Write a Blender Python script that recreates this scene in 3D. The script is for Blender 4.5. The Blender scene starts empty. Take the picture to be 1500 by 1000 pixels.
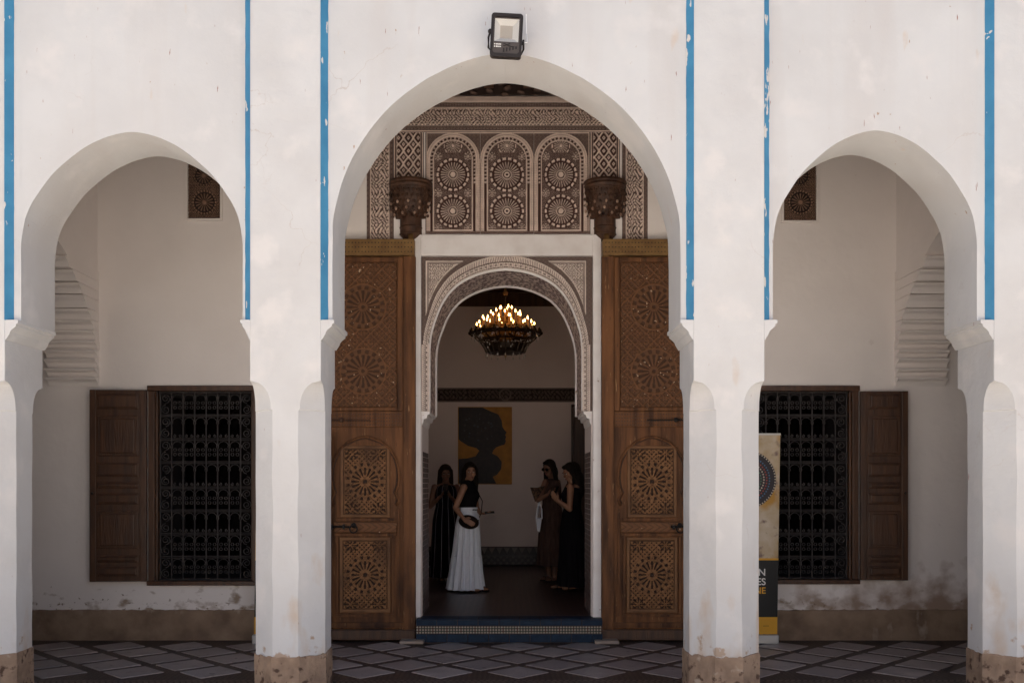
import bpy, math, random
import numpy as np
from mathutils import Vector, Matrix
random.seed(7)
R = math.radians
scene = bpy.context.scene
C = scene.collection

# ------------------------------------------------------------------ camera
F, CX, HY = 1404.0, 745.0, 710.0          # lens and horizon, in units of a 1500 wide frame
EYE = 1.6
cam = bpy.data.cameras.new('camera'); camo = bpy.data.objects.new('camera', cam); C.objects.link(camo)
camo.location = (0, 0, EYE); camo.rotation_euler = (R(90), 0, 0)
cam.sensor_width = 36; cam.lens = 36*F/1500
cam.shift_x = (750-CX)/1500; cam.shift_y = (HY-500)/1500
cam.clip_end = 500
scene.camera = camo
# ------------------------------------------------------------------ world, sun, exposure
SUN_EL, SUN_AZ = 73, 24                    # the sun stands high behind the building
w = bpy.data.worlds.new('World'); scene.world = w; w.use_nodes = True
nt = w.node_tree; nt.nodes.clear()
sky = nt.nodes.new('ShaderNodeTexSky'); sky.sky_type = 'NISHITA'; sky.sun_disc = False
sky.sun_elevation = R(SUN_EL); sky.sun_rotation = R(SUN_AZ)
bg = nt.nodes.new('ShaderNodeBackground'); bg.inputs[1].default_value = 0.055
wo = nt.nodes.new('ShaderNodeOutputWorld')
nt.links.new(sky.outputs[0], bg.inputs[0]); nt.links.new(bg.outputs[0], wo.inputs[0])
sl = bpy.data.lights.new('sun', 'SUN'); sl.energy = 5; sl.angle = R(.5); sl.color = (1, .93, .84)
so = bpy.data.objects.new('sun', sl); C.objects.link(so)
sd = Vector((math.sin(R(SUN_AZ))*math.cos(R(SUN_EL)), math.cos(R(SUN_AZ))*math.cos(R(SUN_EL)), math.sin(R(SUN_EL))))
so.rotation_euler = sd.to_track_quat('Z', 'Y').to_euler(); so.location = sd*30
vs = scene.view_settings
scene.display_settings.display_device = 'sRGB'
vs.view_transform = 'Standard'; vs.look = 'None'; vs.exposure = 1.52; vs.gamma = 1; vs.use_curve_mapping = False
scene.render.engine = 'CYCLES'
scene.cycles.max_bounces = 10; scene.cycles.diffuse_bounces = 8
scene.cycles.use_denoising = True

# ------------------------------------------------------------------ helpers
class MB:
    def __init__(s): s.v = []; s.f = []; s.m = []
    def add(s, vs_, fs, mi=0):
        b = len(s.v); s.v += [tuple(p) for p in vs_]
        s.f += [tuple(b+i for i in f) for f in fs]; s.m += [mi]*len(fs); return s
    def box(s, x0, x1, y0, y1, z0, z1, mi=0):
        x0, x1 = min(x0, x1), max(x0, x1); y0, y1 = min(y0, y1), max(y0, y1); z0, z1 = min(z0, z1), max(z0, z1)
        return s.add([(x0,y0,z0),(x1,y0,z0),(x1,y1,z0),(x0,y1,z0),(x0,y0,z1),(x1,y0,z1),(x1,y1,z1),(x0,y1,z1)],
                     [(0,3,2,1),(4,5,6,7),(0,1,5,4),(1,2,6,5),(2,3,7,6),(3,0,4,7)], mi)
    def prism(s, poly, lo, hi, mp, mi=0, cap=True):
        """poly in (a,b), extruded lo..hi; mp(a,b,c)->xyz"""
        n = len(poly)
        vs_ = [mp(a, b, lo) for a, b in poly] + [mp(a, b, hi) for a, b in poly]
        fs = [(i, (i+1) % n, n+(i+1) % n, n+i) for i in range(n)]
        if cap: fs += [tuple(range(n))[::-1], tuple(range(n, 2*n))]
        return s.add(vs_, fs, mi)
    def frustum(s, p0, p1, r0, r1, n=8, mi=0):
        p0, p1 = Vector(p0), Vector(p1); d = (p1-p0)
        if d.length < 1e-6: return s
        q = d.to_track_quat('Z', 'Y')
        vs_ = []
        for p, r in ((p0, r0), (p1, r1)):
            for i in range(n):
                a = 2*math.pi*i/n
                vs_.append(p + q @ Vector((r*math.cos(a), r*math.sin(a), 0)))
        return s.add(vs_, [(i, (i+1) % n, n+(i+1) % n, n+i) for i in range(n)] + [tuple(range(n))[::-1], tuple(range(n, 2*n))], mi)
    def tube(s, pts, r, n=4, closed=False, mi=0):
        pts = [Vector(p) for p in pts]; m = len(pts); vs_ = []
        for i, p in enumerate(pts):
            a = pts[(i-1) % m] if (closed or i > 0) else p
            b = pts[(i+1) % m] if (closed or i < m-1) else p
            d = (b-a).normalized()
            up = Vector((0, 1, 0)) if abs(d.y) < .9 else Vector((1, 0, 0))
            e1 = d.cross(up).normalized(); e2 = d.cross(e1)
            rr = r[i] if isinstance(r, (list, tuple)) else r
            for k in range(n):
                t = 2*math.pi*(k+.5)/n
                vs_.append(p + e1*rr*math.cos(t) + e2*rr*math.sin(t))
        fs = []
        for i in range(m if closed else m-1):
            j = (i+1) % m
            fs += [(i*n+k, i*n+(k+1) % n, j*n+(k+1) % n, j*n+k) for k in range(n)]
        if not closed: fs += [tuple(range(n))[::-1], tuple(range((m-1)*n, m*n))]
        return s.add(vs_, fs, mi)
    def ell(s, c, r, rot=None, nu=16, nv=10, mi=0):
        c = Vector(c); vs_ = []; rx, ry, rz = r if isinstance(r, (tuple, list)) else (r, r, r)
        for j in range(1, nv):
            ph = math.pi*j/nv
            for i in range(nu):
                th = 2*math.pi*i/nu
                p = Vector((rx*math.sin(ph)*math.cos(th), ry*math.sin(ph)*math.sin(th), rz*math.cos(ph)))
                vs_.append(c + (rot @ p if rot else p))
        top = Vector((0, 0, rz)); vs_ += [c+(rot @ top if rot else top), c-(rot @ top if rot else top)]
        T = len(vs_)-2; B_ = T+1; fs = []
        for j in range(nv-2):
            for i in range(nu):
                a = j*nu+i; b = j*nu+(i+1) % nu
                fs.append((a, a+nu, b+nu, b))
        for i in range(nu):
            fs.append((T, i, (i+1) % nu)); fs.append((B_, (nv-2)*nu+(i+1) % nu, (nv-2)*nu+i))
        return s.add(vs_, fs, mi)
    def lathe(s, prof, c=(0, 0, 0), n=24, a0=0, a1=2*math.pi, mi=0):
        full = abs(a1-a0-2*math.pi) < 1e-6; m = n if full else n+1; vs_ = []
        for r, z in prof:
            for i in range(m):
                a = a0+(a1-a0)*i/n
                vs_.append((c[0]+r*math.cos(a), c[1]+r*math.sin(a), c[2]+z))
        fs = []
        for j in range(len(prof)-1):
            for i in range(n):
                k = (i+1) % m
                fs.append((j*m+i, j*m+k, (j+1)*m+k, (j+1)*m+i))
        return s.add(vs_, fs, mi)
    def build(s, name, mat, parent=None, bevel=0, smooth=False, segs=2):
        me = bpy.data.meshes.new(name); me.from_pydata(s.v, [], s.f)
        for mm in (mat if isinstance(mat, (list, tuple)) else [mat]): me.materials.append(mm)
        me.polygons.foreach_set('material_index', s.m)
        if smooth: me.polygons.foreach_set('use_smooth', [True]*len(s.f))
        me.update()
        import bmesh
        bm = bmesh.new(); bm.from_mesh(me); bmesh.ops.recalc_face_normals(bm, faces=bm.faces); bm.to_mesh(me); bm.free()
        o = bpy.data.objects.new(name, me); C.objects.link(o)
        if parent: o.parent = parent
        if bevel:
            b = o.modifiers.new('bevel', 'BEVEL'); b.width = bevel; b.segments = segs; b.limit_method = 'ANGLE'; b.angle_limit = R(35)
        return o
def tag(o, label, cat, group=None, kind=None):
    if label: o['label'] = label
    if cat: o['category'] = cat
    if group: o['group'] = group
    if kind: o['kind'] = kind
    return o
def thing(name, label, cat, group=None):
    o = bpy.data.objects.new(name, None); C.objects.link(o); o.empty_display_size = .1
    return tag(o, label, cat, group)
def copyobj(src, loc, parent, rot=None):
    c = src.copy(); C.objects.link(c); c.location = loc; c.parent = parent
    if rot is not None: c.rotation_euler = rot
    return c

# ------------------------------------------------------------------ materials
def mat(name, col, rough=.8, col2=None, nscale=6, bump=.15, bscale=None, metal=0, stretch=None, spec=.3, detail=6, dist=.01, sharp=(.35, .7)):
    m = bpy.data.materials.new(name); m.use_nodes = True; n = m.node_tree; b = n.nodes['Principled BSDF']
    b.inputs['Base Color'].default_value = (*col, 1); b.inputs['Roughness'].default_value = rough
    b.inputs['Metallic'].default_value = metal; b.inputs['Specular IOR Level'].default_value = spec
    tc = n.nodes.new('ShaderNodeNewGeometry'); mp = n.nodes.new('ShaderNodeMapping')
    n.links.new(tc.outputs['Position'], mp.inputs[0])
    if stretch: mp.inputs['Scale'].default_value = stretch
    if col2:
        t = n.nodes.new('ShaderNodeTexNoise'); t.inputs['Scale'].default_value = nscale; t.inputs['Detail'].default_value = detail
        n.links.new(mp.outputs[0], t.inputs['Vector'])
        r = n.nodes.new('ShaderNodeMapRange'); r.inputs[1].default_value = sharp[0]; r.inputs[2].default_value = sharp[1]
        n.links.new(t.outputs[0], r.inputs[0])
        mx = n.nodes.new('ShaderNodeMix'); mx.data_type = 'RGBA'; mx.inputs[6].default_value = (*col, 1); mx.inputs[7].default_value = (*col2, 1)
        n.links.new(r.outputs[0], mx.inputs[0]); n.links.new(mx.outputs[2], b.inputs['Base Color'])
        m['mix'] = mx.name
    if bump:
        t2 = n.nodes.new('ShaderNodeTexNoise'); t2.inputs['Scale'].default_value = bscale or nscale*3; t2.inputs['Detail'].default_value = 8
        n.links.new(mp.outputs[0], t2.inputs['Vector'])
        bp = n.nodes.new('ShaderNodeBump'); bp.inputs['Strength'].default_value = bump; bp.inputs['Distance'].default_value = dist
        n.links.new(t2.outputs[0], bp.inputs['Height']); n.links.new(bp.outputs[0], b.inputs['Normal'])
    return m
def layer(m, col, fac_fn):
    """mix another colour over the base colour of m; fac_fn(nodetree) -> socket"""
    n = m.node_tree; b = n.nodes['Principled BSDF']; inp = b.inputs['Base Color']
    mx = n.nodes.new('ShaderNodeMix'); mx.data_type = 'RGBA'
    if inp.links:
        n.links.new(inp.links[0].from_socket, mx.inputs[6])
    else: mx.inputs[6].default_value = inp.default_value
    mx.inputs[7].default_value = (*col, 1)
    n.links.new(fac_fn(n), mx.inputs[0]); n.links.new(mx.outputs[2], inp)
    return m
def noise_mask(scale, lo, hi, stretch=(1, 1, 1), zband=None, detail=6, off=0, xband=None):
    """noise threshold, optionally limited to a height band z: fades from full at zband[0] to nothing at zband[1]"""
    def fn(n):
        g = n.nodes.new('ShaderNodeNewGeometry'); mp = n.nodes.new('ShaderNodeMapping'); mp.inputs['Scale'].default_value = stretch
        mp.inputs['Location'].default_value = (off, off*.7, off*.3)
        n.links.new(g.outputs['Position'], mp.inputs[0])
        t = n.nodes.new('ShaderNodeTexNoise'); t.inputs['Scale'].default_value = scale; t.inputs['Detail'].default_value = detail
        n.links.new(mp.outputs[0], t.inputs['Vector'])
        v = t.outputs[0]
        sp = n.nodes.new('ShaderNodeSeparateXYZ'); n.links.new(g.outputs['Position'], sp.inputs[0])
        for band, ax in ((zband, 2), (xband, 0)):
            if not band: continue
            rz = n.nodes.new('ShaderNodeMapRange'); rz.inputs[1].default_value = band[0]; rz.inputs[2].default_value = band[1]
            rz.inputs[3].default_value = band[2] if len(band) > 2 else .35; rz.inputs[4].default_value = band[3] if len(band) > 3 else -.4
            n.links.new(sp.outputs[ax], rz.inputs[0])
            ad = n.nodes.new('ShaderNodeMath'); ad.operation = 'ADD'; n.links.new(v, ad.inputs[0]); n.links.new(rz.outputs[0], ad.inputs[1]); v = ad.outputs[0]
        r = n.nodes.new('ShaderNodeMapRange'); r.inputs[1].default_value = lo; r.inputs[2].default_value = hi
        n.links.new(v, r.inputs[0]); return r.outputs[0]
    return fn

def cracks(scale, width, seed, dens=.56):
    def fn(n):
        g = n.nodes.new('ShaderNodeNewGeometry'); t = n.nodes.new('ShaderNodeTexNoise'); t.inputs['Scale'].default_value = 3.5; t.inputs['Detail'].default_value = 8
        n.links.new(g.outputs['Position'], t.inputs['Vector'])
        mx = n.nodes.new('ShaderNodeMix'); mx.data_type = 'RGBA'; mx.blend_type = 'LINEAR_LIGHT'; mx.inputs[0].default_value = .22
        n.links.new(g.outputs['Position'], mx.inputs[6]); n.links.new(t.outputs['Color'], mx.inputs[7])
        v = n.nodes.new('ShaderNodeTexVoronoi'); v.feature = 'DISTANCE_TO_EDGE'; v.inputs['Scale'].default_value = scale; n.links.new(mx.outputs[2], v.inputs['Vector'])
        r = n.nodes.new('ShaderNodeMapRange'); r.inputs[1].default_value = width; r.inputs[2].default_value = 0; n.links.new(v.outputs['Distance'], r.inputs[0])
        m_ = noise_mask(.9, dens, dens+.08, detail=3, off=seed)(n)
        mu = n.nodes.new('ShaderNodeMath'); mu.operation = 'MULTIPLY'; n.links.new(r.outputs[0], mu.inputs[0]); n.links.new(m_, mu.inputs[1]); return mu.outputs[0]
    return fn
PL = (.625, .617, .612)
plaster = mat('plaster', PL, .88, (.57, .557, .55), 1.6, .35, 5, detail=9, dist=.02)
layer(plaster, (.60, .50, .42), noise_mask(7, .70, .78, (1, 1, .35), detail=9))
layer(plaster, (.42, .30, .22), noise_mask(26, .735, .76, (1, 1, .5), detail=5, off=3))
layer(plaster, (.565, .53, .51), noise_mask(1.1, .50, .80, (2.6, 1, .22), detail=10, off=21))
layer(plaster, (.665, .64, .625), noise_mask(2.4, .56, .68, (1, 1, 1), detail=8, off=31))
layer(plaster, (.53, .48, .45), cracks(1.1, .005, 4, .60))
layer(plaster, (.34, .20, .17), noise_mask(30, .73, .76, (1.6, 1, .25), detail=4, off=17))
pillar_plaster = mat('pillar plaster', PL, .85, (.575, .56, .552), 2.2, .45, 6, detail=9, dist=.025)
layer(pillar_plaster, (.56, .46, .38), noise_mask(5, .60, .78, (1, 1, .45), zband=(.3, 1.5, .12, -.08), detail=9))
layer(pillar_plaster, (.665, .64, .625), noise_mask(3.0, .56, .68, detail=8, off=31))
layer(pillar_plaster, (.53, .48, .45), cracks(1.4, .005, 9, .60))
layer(pillar_plaster, (.36, .22, .19), noise_mask(30, .73, .76, (1.6, 1, .25), detail=4, off=19))
layer(pillar_plaster, (.44, .33, .25), noise_mask(9, .72, .78, zband=(.3, .75, .22, -.1), detail=8, off=5))
wall_plaster = mat('gallery wall plaster', (.85, .79, .755), .9, (.79, .73, .695), 1.3, .4, 6, detail=9, dist=.02)
layer(wall_plaster, (.36, .27, .205), noise_mask(5.5, .60, .74, (1, 1, 1.6), zband=(.35, .72, .11, -.14), detail=12, off=2))
layer(wall_plaster, (.24, .165, .115), noise_mask(17, .68, .76, (1, 1, 1.3), zband=(.38, .62, .08, -.08), detail=10, off=12))
layer(wall_plaster, (.36, .26, .20), noise_mask(4.2, .50, .80, zband=(.4, 1.0, .10, -.30), xband=(2.4, 3.6, -.22, .12), detail=12, off=9))
plinth_m = mat('plinth earth render', (.38, .265, .185), .92, (.25, .17, .12), 9, .6, 22, detail=9, dist=.02)
layer(plinth_m, (.11, .065, .045), noise_mask(14, .56, .64, zband=(0, .35, .08, -.06), detail=9))
layer(plinth_m, (.45, .35, .27), noise_mask(11, .64, .72, detail=9, off=6))
skirt_m = mat('skirting plaster', (.32, .225, .155), .9, (.19, .125, .085), 5, .5, 18, detail=10, dist=.015)
layer(skirt_m, (.42, .33, .26), noise_mask(6, .62, .74, (1, 1, .6), detail=10, off=4))
blue = mat('blue paint', (.065, .255, .43), .7, (.045, .20, .36), 5, .3, 40)
layer(blue, (.66, .62, .58), noise_mask(14, .635, .65, (1, 1, .4), detail=4, off=1))
layer(blue, (.66, .62, .58), noise_mask(2.3, .70, .705, (1, 1, 1.6), detail=5, off=7))
hall_m = mat('hall plaster', (.80, .70, .66), .9, (.73, .64, .60), 1.2, .2, 8)
white_frame = mat('white painted frame', (.86, .82, .80), .8, (.76, .70, .67), 5, .35, 14, detail=9)
layer(white_frame, (.40, .27, .19), noise_mask(9, .69, .74, detail=8, off=4))
WOOD, WOOD2 = (.20, .085, .034), (.055, .024, .012)
wood = mat('door wood', WOOD, .62, WOOD2, 3, .5, 14, stretch=(5, 5, .45), spec=.2, detail=9, dist=.008)
layer(wood, (.40, .23, .11), noise_mask(22, .66, .76, (3, 3, .35), detail=9))
layer(wood, (.04, .02, .012), noise_mask(26, .66, .74, (3, 3, .25), detail=7, off=14))
layer(wood, (.045, .022, .014), noise_mask(3, .54, .8, (1.5, 1.5, .7), zband=(0, 1.0, .10, -.1), detail=8, off=6))
dark_wood = mat('shutter wood', (.088, .036, .015), .42, (.040, .016, .008), 4, .4, 16, stretch=(5, 5, .5), spec=.5, detail=8)
corbel_m = mat('corbel wood', (.095, .044, .024), .55, (.035, .016, .010), 14, .4, 30, spec=.35)
brass = mat('aged brass band', (.26, .15, .055), .5, (.17, .09, .035), 9, .4, 40, metal=.25)
iron = mat('wrought iron', (.040, .034, .034), .6, (.062, .054, .052), 12, .3, 60, metal=.1, spec=.25)
black_iron = mat('black iron', (.02, .018, .017), .5, None, 6, .2, 50, metal=.5)
tile_m = mat('grey stone tile', (.44, .385, .375), .36, (.29, .255, .25), 3.5, .3, 30, detail=9, spec=.5)
layer(tile_m, (.11, .085, .075), noise_mask(7, .6, .75, detail=9, off=3))
def tile_rand(n):
    oi = n.nodes.new('ShaderNodeObjectInfo'); mr = n.nodes.new('ShaderNodeMapRange'); mr.inputs[3].default_value = 0; mr.inputs[4].default_value = .75
    n.links.new(oi.outputs['Random'], mr.inputs[0]); return mr.outputs[0]
layer(tile_m, (.22, .185, .185), tile_rand)
layer(tile_m, (.05, .035, .03), noise_mask(11, .66, .72, detail=9, off=23)); layer(tile_m, (.40, .36, .34), noise_mask(5, .66, .80, detail=9, off=29))
joint_m = mat('dark mosaic joint', (.055, .032, .026), .5, (.10, .065, .05), 30, .5, 60, spec=.45)
def checker_over(m, col, scale, rot, fac=.6):
    def fn(n):
        g = n.nodes.new('ShaderNodeNewGeometry'); mp = n.nodes.new('ShaderNodeMapping'); mp.inputs['Rotation'].default_value = (0, 0, R(rot))
        n.links.new(g.outputs['Position'], mp.inputs[0])
        c = n.nodes.new('ShaderNodeTexChecker'); c.inputs['Scale'].default_value = scale; n.links.new(mp.outputs[0], c.inputs[0])
        mu = n.nodes.new('ShaderNodeMath'); mu.operation = 'MULTIPLY'; mu.inputs[1].default_value = fac
        n.links.new(c.outputs[1], mu.inputs[0]); return mu.outputs[0]
    return layer(m, col, fn)
checker_over(joint_m, (.025, .014, .013), 1/.031, 45, .75)
border_m = mat('border mosaic', (.20, .15, .12), .45, (.13, .095, .08), 20, .3, 50)
ground_m = mat('courtyard paving', (.58, .535, .48), .8, (.50, .46, .41), 1.5, .3, 20)
hall_floor_m = mat('hall mosaic floor', (.060, .030, .024), .38, (.10, .06, .048), 22, .4, 40, spec=.5)
checker_over(hall_floor_m, (.028, .016, .018), 1/.05, 45, .7)
blue_tile_m = mat('blue glazed tile', (.006, .024, .055), .5, (.004, .015, .034), 14, .25, 30, spec=.25)
grout = mat('dark grout', (.06, .04, .035), .8)
mos_w = mat('white mosaic piece', (.42, .37, .30), .35, (.32, .27, .21), 40, 0)
mos_g = mat('green mosaic piece', (.05, .12, .07), .3, None, 5, 0); mos_r = mat('rust mosaic piece', (.16, .05, .025), .3, None, 5, 0)
shade_m = mat('painted shade', (.022, .016, .016), .95, None, 3, 0)  # near black: the shade inside the windows is put into the colour
ceil_m = mat('painted ceiling wood', (.11, .05, .03), .7, (.07, .035, .022), 8, .4)
gold = mat('ochre print', (.42, .30, .16), .6, (.60, .52, .42), 5, .05, detail=8)
layer(gold, (.45, .24, .05), noise_mask(3, .52, .64, detail=6)); layer(gold, (.22, .15, .13), noise_mask(9, .6, .7, detail=8, off=4))
black_print = mat('black print', (.012, .012, .013), .5, None, 5, 0)
white_print = mat('white print', (.7, .68, .66), .5, None, 5, 0)
yellow_print = mat('yellow print', (.65, .33, .03), .5, None, 5, 0)
alu = mat('banner aluminium', (.45, .44, .43), .4, None, 5, 0, metal=.6)

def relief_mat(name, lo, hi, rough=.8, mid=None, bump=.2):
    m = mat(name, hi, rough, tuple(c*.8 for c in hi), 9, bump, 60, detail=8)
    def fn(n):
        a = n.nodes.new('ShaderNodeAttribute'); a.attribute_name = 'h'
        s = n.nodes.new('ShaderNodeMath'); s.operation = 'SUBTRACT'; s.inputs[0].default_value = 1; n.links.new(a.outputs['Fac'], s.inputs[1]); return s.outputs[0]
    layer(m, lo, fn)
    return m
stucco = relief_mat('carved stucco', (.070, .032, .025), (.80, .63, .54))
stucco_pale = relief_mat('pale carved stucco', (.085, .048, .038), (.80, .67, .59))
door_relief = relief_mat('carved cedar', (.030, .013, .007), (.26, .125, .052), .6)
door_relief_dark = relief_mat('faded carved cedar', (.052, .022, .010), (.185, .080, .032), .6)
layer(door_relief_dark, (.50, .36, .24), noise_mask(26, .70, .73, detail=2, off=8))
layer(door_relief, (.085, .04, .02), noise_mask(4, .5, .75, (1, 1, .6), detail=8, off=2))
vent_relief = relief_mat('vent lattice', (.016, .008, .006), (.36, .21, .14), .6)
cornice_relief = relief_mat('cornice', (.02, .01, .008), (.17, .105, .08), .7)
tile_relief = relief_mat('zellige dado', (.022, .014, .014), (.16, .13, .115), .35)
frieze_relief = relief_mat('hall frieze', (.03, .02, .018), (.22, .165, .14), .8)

# ------------------------------------------------------------------ coordinates
YA, YP, YK = 7.0, 7.045, 7.57      # pillar face, recessed panel face, back of the arcade
YB = 9.9; SB = YB/F                # gallery back wall
DW = .85                           # thickness of that wall
YC = 16.2; ZH = .24                # far wall and floor level of the hall
def X(px, d): return (px-CX)*d/F
def Z(py, d): return EYE + (HY-py)*d/F
def bx(px): return (px-CX)*SB
def bz(py): return EYE + (HY-py)*SB

def relief(name, x0, x1, y0, y1, fn, mt, parent, y, depth=.02, res=.8, d=YB, back=.006, shape=None):
    """a carved sheet: fn(px,py)->height 0..1 on a grid laid out in wall units; shape(px,py)->bool cuts it"""
    nx = max(3, int(abs(x1-x0)/res)); ny = max(3, int(abs(y1-y0)/res))
    gx, gy = np.meshgrid(np.linspace(x0, x1, nx), np.linspace(y0, y1, ny))
    h = np.clip(fn(gx, gy), 0, 1)
    Y = y - h*depth
    Y[0, :] = Y[-1, :] = y+back; Y[:, 0] = Y[:, -1] = y+back
    co = np.stack([(gx-CX)*d/F, Y, EYE+(HY-gy)*d/F], -1).reshape(-1, 3)
    idx = np.arange(nx*ny).reshape(ny, nx)
    q = np.stack([idx[1:, :-1], idx[1:, 1:], idx[:-1, 1:], idx[:-1, :-1]], -1).reshape(-1, 4)
    if shape is not None:
        keep = shape((gx[1:, :-1]+gx[1:, 1:])/2, (gy[1:, :-1]+gy[:-1, :-1])/2).reshape(-1); q = q[keep]
    me = bpy.data.meshes.new(name)
    me.vertices.add(len(co)); me.vertices.foreach_set('co', co.ravel())
    me.loops.add(len(q)*4); me.loops.foreach_set('vertex_index', q.ravel().astype(np.int32))
    me.polygons.add(len(q)); me.polygons.foreach_set('loop_start', np.arange(0, len(q)*4, 4, dtype=np.int32))
    a = me.attributes.new('h', 'FLOAT', 'POINT'); a.data.foreach_set('value', h.reshape(-1).astype(np.float32))
    me.materials.append(mt); me.update(calc_edges=True)
    o = bpy.data.objects.new(name, me); C.objects.link(o)
    if parent: o.parent = parent
    return o
S = lambda a, lo, hi: np.clip((a-lo)/(hi-lo), 0, 1)
def dots(x, y, p=4.2): return S(np.cos(2*np.pi*(x+y)/p)*np.cos(2*np.pi*(x-y)/p), -.1, .4)
def arab(x, y, k=1.0):
    a = np.sin(.62*k*x+1.9*np.sin(.33*k*y+.7)+.9*np.sin(.21*k*x)); b = np.sin(.58*k*y+2.0*np.sin(.37*k*x)+1.1*np.sin(.27*k*y+1))
    return np.maximum(S(np.abs(a*b), .22, .42), S(.16-np.abs(a+b*.6), 0, .12))
def frame(x, y, x0, x1, y0, y1, w_):
    d = np.minimum(np.minimum(x-x0, x1-x), np.minimum(y-y0, y1-y)); return ((d >= 0) & (d < w_)).astype(float)
def rosette(x, y, cx, cy, Rr, n, beads=16, hole=False, inner=.3):
    r = np.hypot(x-cx, y-cy)/Rr; th = np.arctan2(y-cy, x-cx)
    pet = S(np.cos(n*th), -.05, .55)*((r > inner) & (r < .78))
    cen = ((r < .17) & ((r > .08) if hole else True)).astype(float)
    bd = (np.abs(r-.97) < .065)*(np.cos(beads*th) > -.35)
    rg = (np.abs(r-inner+.03) < .035)*.7
    return np.maximum.reduce([pet*.75, cen, bd.astype(float), rg])

# ------------------------------------------------------------------ ground and floors
g = MB(); g.add([(-60, -60, -.004), (60, -60, -.004), (60, 7.2, -.004), (-60, 7.2, -.004)], [(0, 1, 2, 3)])
tag(g.build('courtyard_ground', ground_m), 'sunlit paved courtyard in front of the arcade', None, kind='structure')
floor = tag(MB().box(-7.5, 7.5, 6.9, YB+.02, -.25, 0).build('gallery_floor', joint_m), 'gallery floor of dark mosaic bands between diamond tiles', None, kind='structure')
T_ = .3285; hd = .262
tb = MB().add([(-hd,0,-.004),(0,-hd,-.004),(hd,0,-.004),(0,hd,-.004),(-hd+.004,0,.005),(0,-hd+.004,.005),(hd-.004,0,.005),(0,hd-.004,.005)],
              [(4,5,6,7),(0,1,5,4),(1,2,6,5),(2,3,7,6),(3,0,4,7)])
tile0 = None
for m_ in range(-2, 5):
    for k in range(-16, 15):
        if (k+m_) % 2 == 0: continue
        x, y = .085+T_*k, 8.515+T_*m_
        if abs(x) > 5.2 or y > YB-.12 or y < 7.95: continue
        loc = (x+random.uniform(-.004, .004), y+random.uniform(-.004, .004), random.uniform(0, .002))
        if tile0 is None:
            tile0 = tb.build('floor_tile', tile_m, floor); tile0.location = loc
        else: copyobj(tile0, loc, floor, (0, 0, R(random.uniform(-.6, .6))))
# border of small zigzag pieces across the opening
bm_ = MB(); n_ = int(10.4/.05)
for i in range(n_):
    x = -5.2+i*.05
    for j, yy in enumerate((7.84, 7.78, 7.72)):
        s_ = .02 if j != 1 else -.02
        bm_.add([(x, yy-.024, .003), (x+.032, yy-.024, .003), (x+.032+s_, yy+.024, .003), (x+s_, yy+.024, .003)], [(0, 1, 2, 3)])
tag(bm_.build('mosaic_border', border_m, floor), None, None, kind='stuff')

# ------------------------------------------------------------------ arcade
arcade = thing('arcade_wall', 'white plastered arcade wall with three pointed horseshoe arches and blue edge stripes', 'wall')
ZI = Z(470, YP)          # springing
ZT = 6.6
cprof = [(254.5,463),(254.5,400),(254,350),(253,322),(248,297),(237,260),(218.5,221),(191,181),(159.5,148),(121.5,120),(98,107),(77.5,97),(55,88.5),(33,82.5),(15,79.5),(0,78.5)]
sprof = [(162.5,463),(162.5,400),(162.5,362),(160.5,341),(156,319),(148,300),(138,284),(119,258),(97,237),(70,216.5),(43,203),(22,196.5),(8,194),(0,193.5)]
def smoothprof(p, n=4):
    out = []
    for i in range(len(p)-1):
        p0 = p[max(i-1, 0)]; p1 = p[i]; p2 = p[i+1]; p3 = p[min(i+2, len(p)-1)]
        for k in range(n):
            t = k/n
            out.append(tuple(.5*((2*p1[a])+(-p0[a]+p2[a])*t+(2*p0[a]-5*p1[a]+4*p2[a]-p3[a])*t*t+(-p0[a]+3*p1[a]-3*p2[a]+p3[a])*t**3) for a in (0, 1)))
    out.append(p[-1]); return out
def arch_solid(mb, u0, u1, prof, zb, zt, v0, v1, mp, soffit=0):
    """wall u0..u1 with an arched opening; prof = [(u,z)] from left foot to right foot. mp(u,v,z)->xyz"""
    pts = [(prof[0][0], zb)] + [p for p in prof if p[1] > zb+1e-4] + [(prof[-1][0], zb)]
    def quad(a, b, c, d, mi=0): mb.add([a, b, c, d], [(0, 1, 2, 3)], mi)
    tops = [(p[0], zt) for p in pts]
    for v in (v0, v1):
        quad(mp(u0, v, zb), mp(pts[0][0], v, zb), mp(pts[0][0], v, zt), mp(u0, v, zt))
        quad(mp(pts[-1][0], v, zb), mp(u1, v, zb), mp(u1, v, zt), mp(pts[-1][0], v, zt))
        for a, b in zip(pts, pts[1:]):
            if abs(b[0]-a[0]) > 1e-6: quad(mp(a[0], v, a[1]), mp(b[0], v, b[1]), mp(b[0], v, zt), mp(a[0], v, zt))
    for a, b in zip(pts, pts[1:]):
        quad(mp(a[0], v0, a[1]), mp(b[0], v0, b[1]), mp(b[0], v1, b[1]), mp(a[0], v1, a[1]), soffit)
    for a, b in ((u0, pts[0][0]), (pts[-1][0], u1)): quad(mp(a, v0, zb), mp(b, v0, zb), mp(b, v1, zb), mp(a, v1, zb))
    quad(mp(u0, v0, zt), mp(u1, v0, zt), mp(u1, v1, zt), mp(u0, v1, zt))
    quad(mp(u0, v0, zb), mp(u0, v0, zt), mp(u0, v1, zt), mp(u0, v1, zb)); quad(mp(u1, v0, zb), mp(u1, v0, zt), mp(u1, v1, zt), mp(u1, v1, zb))
def mergeobj(o, d=1e-4):
    import bmesh
    bm = bmesh.new(); bm.from_mesh(o.data); bmesh.ops.remove_doubles(bm, verts=bm.verts, dist=d); bmesh.ops.recalc_face_normals(bm, faces=bm.faces); bm.to_mesh(o.data); bm.free()
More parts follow.
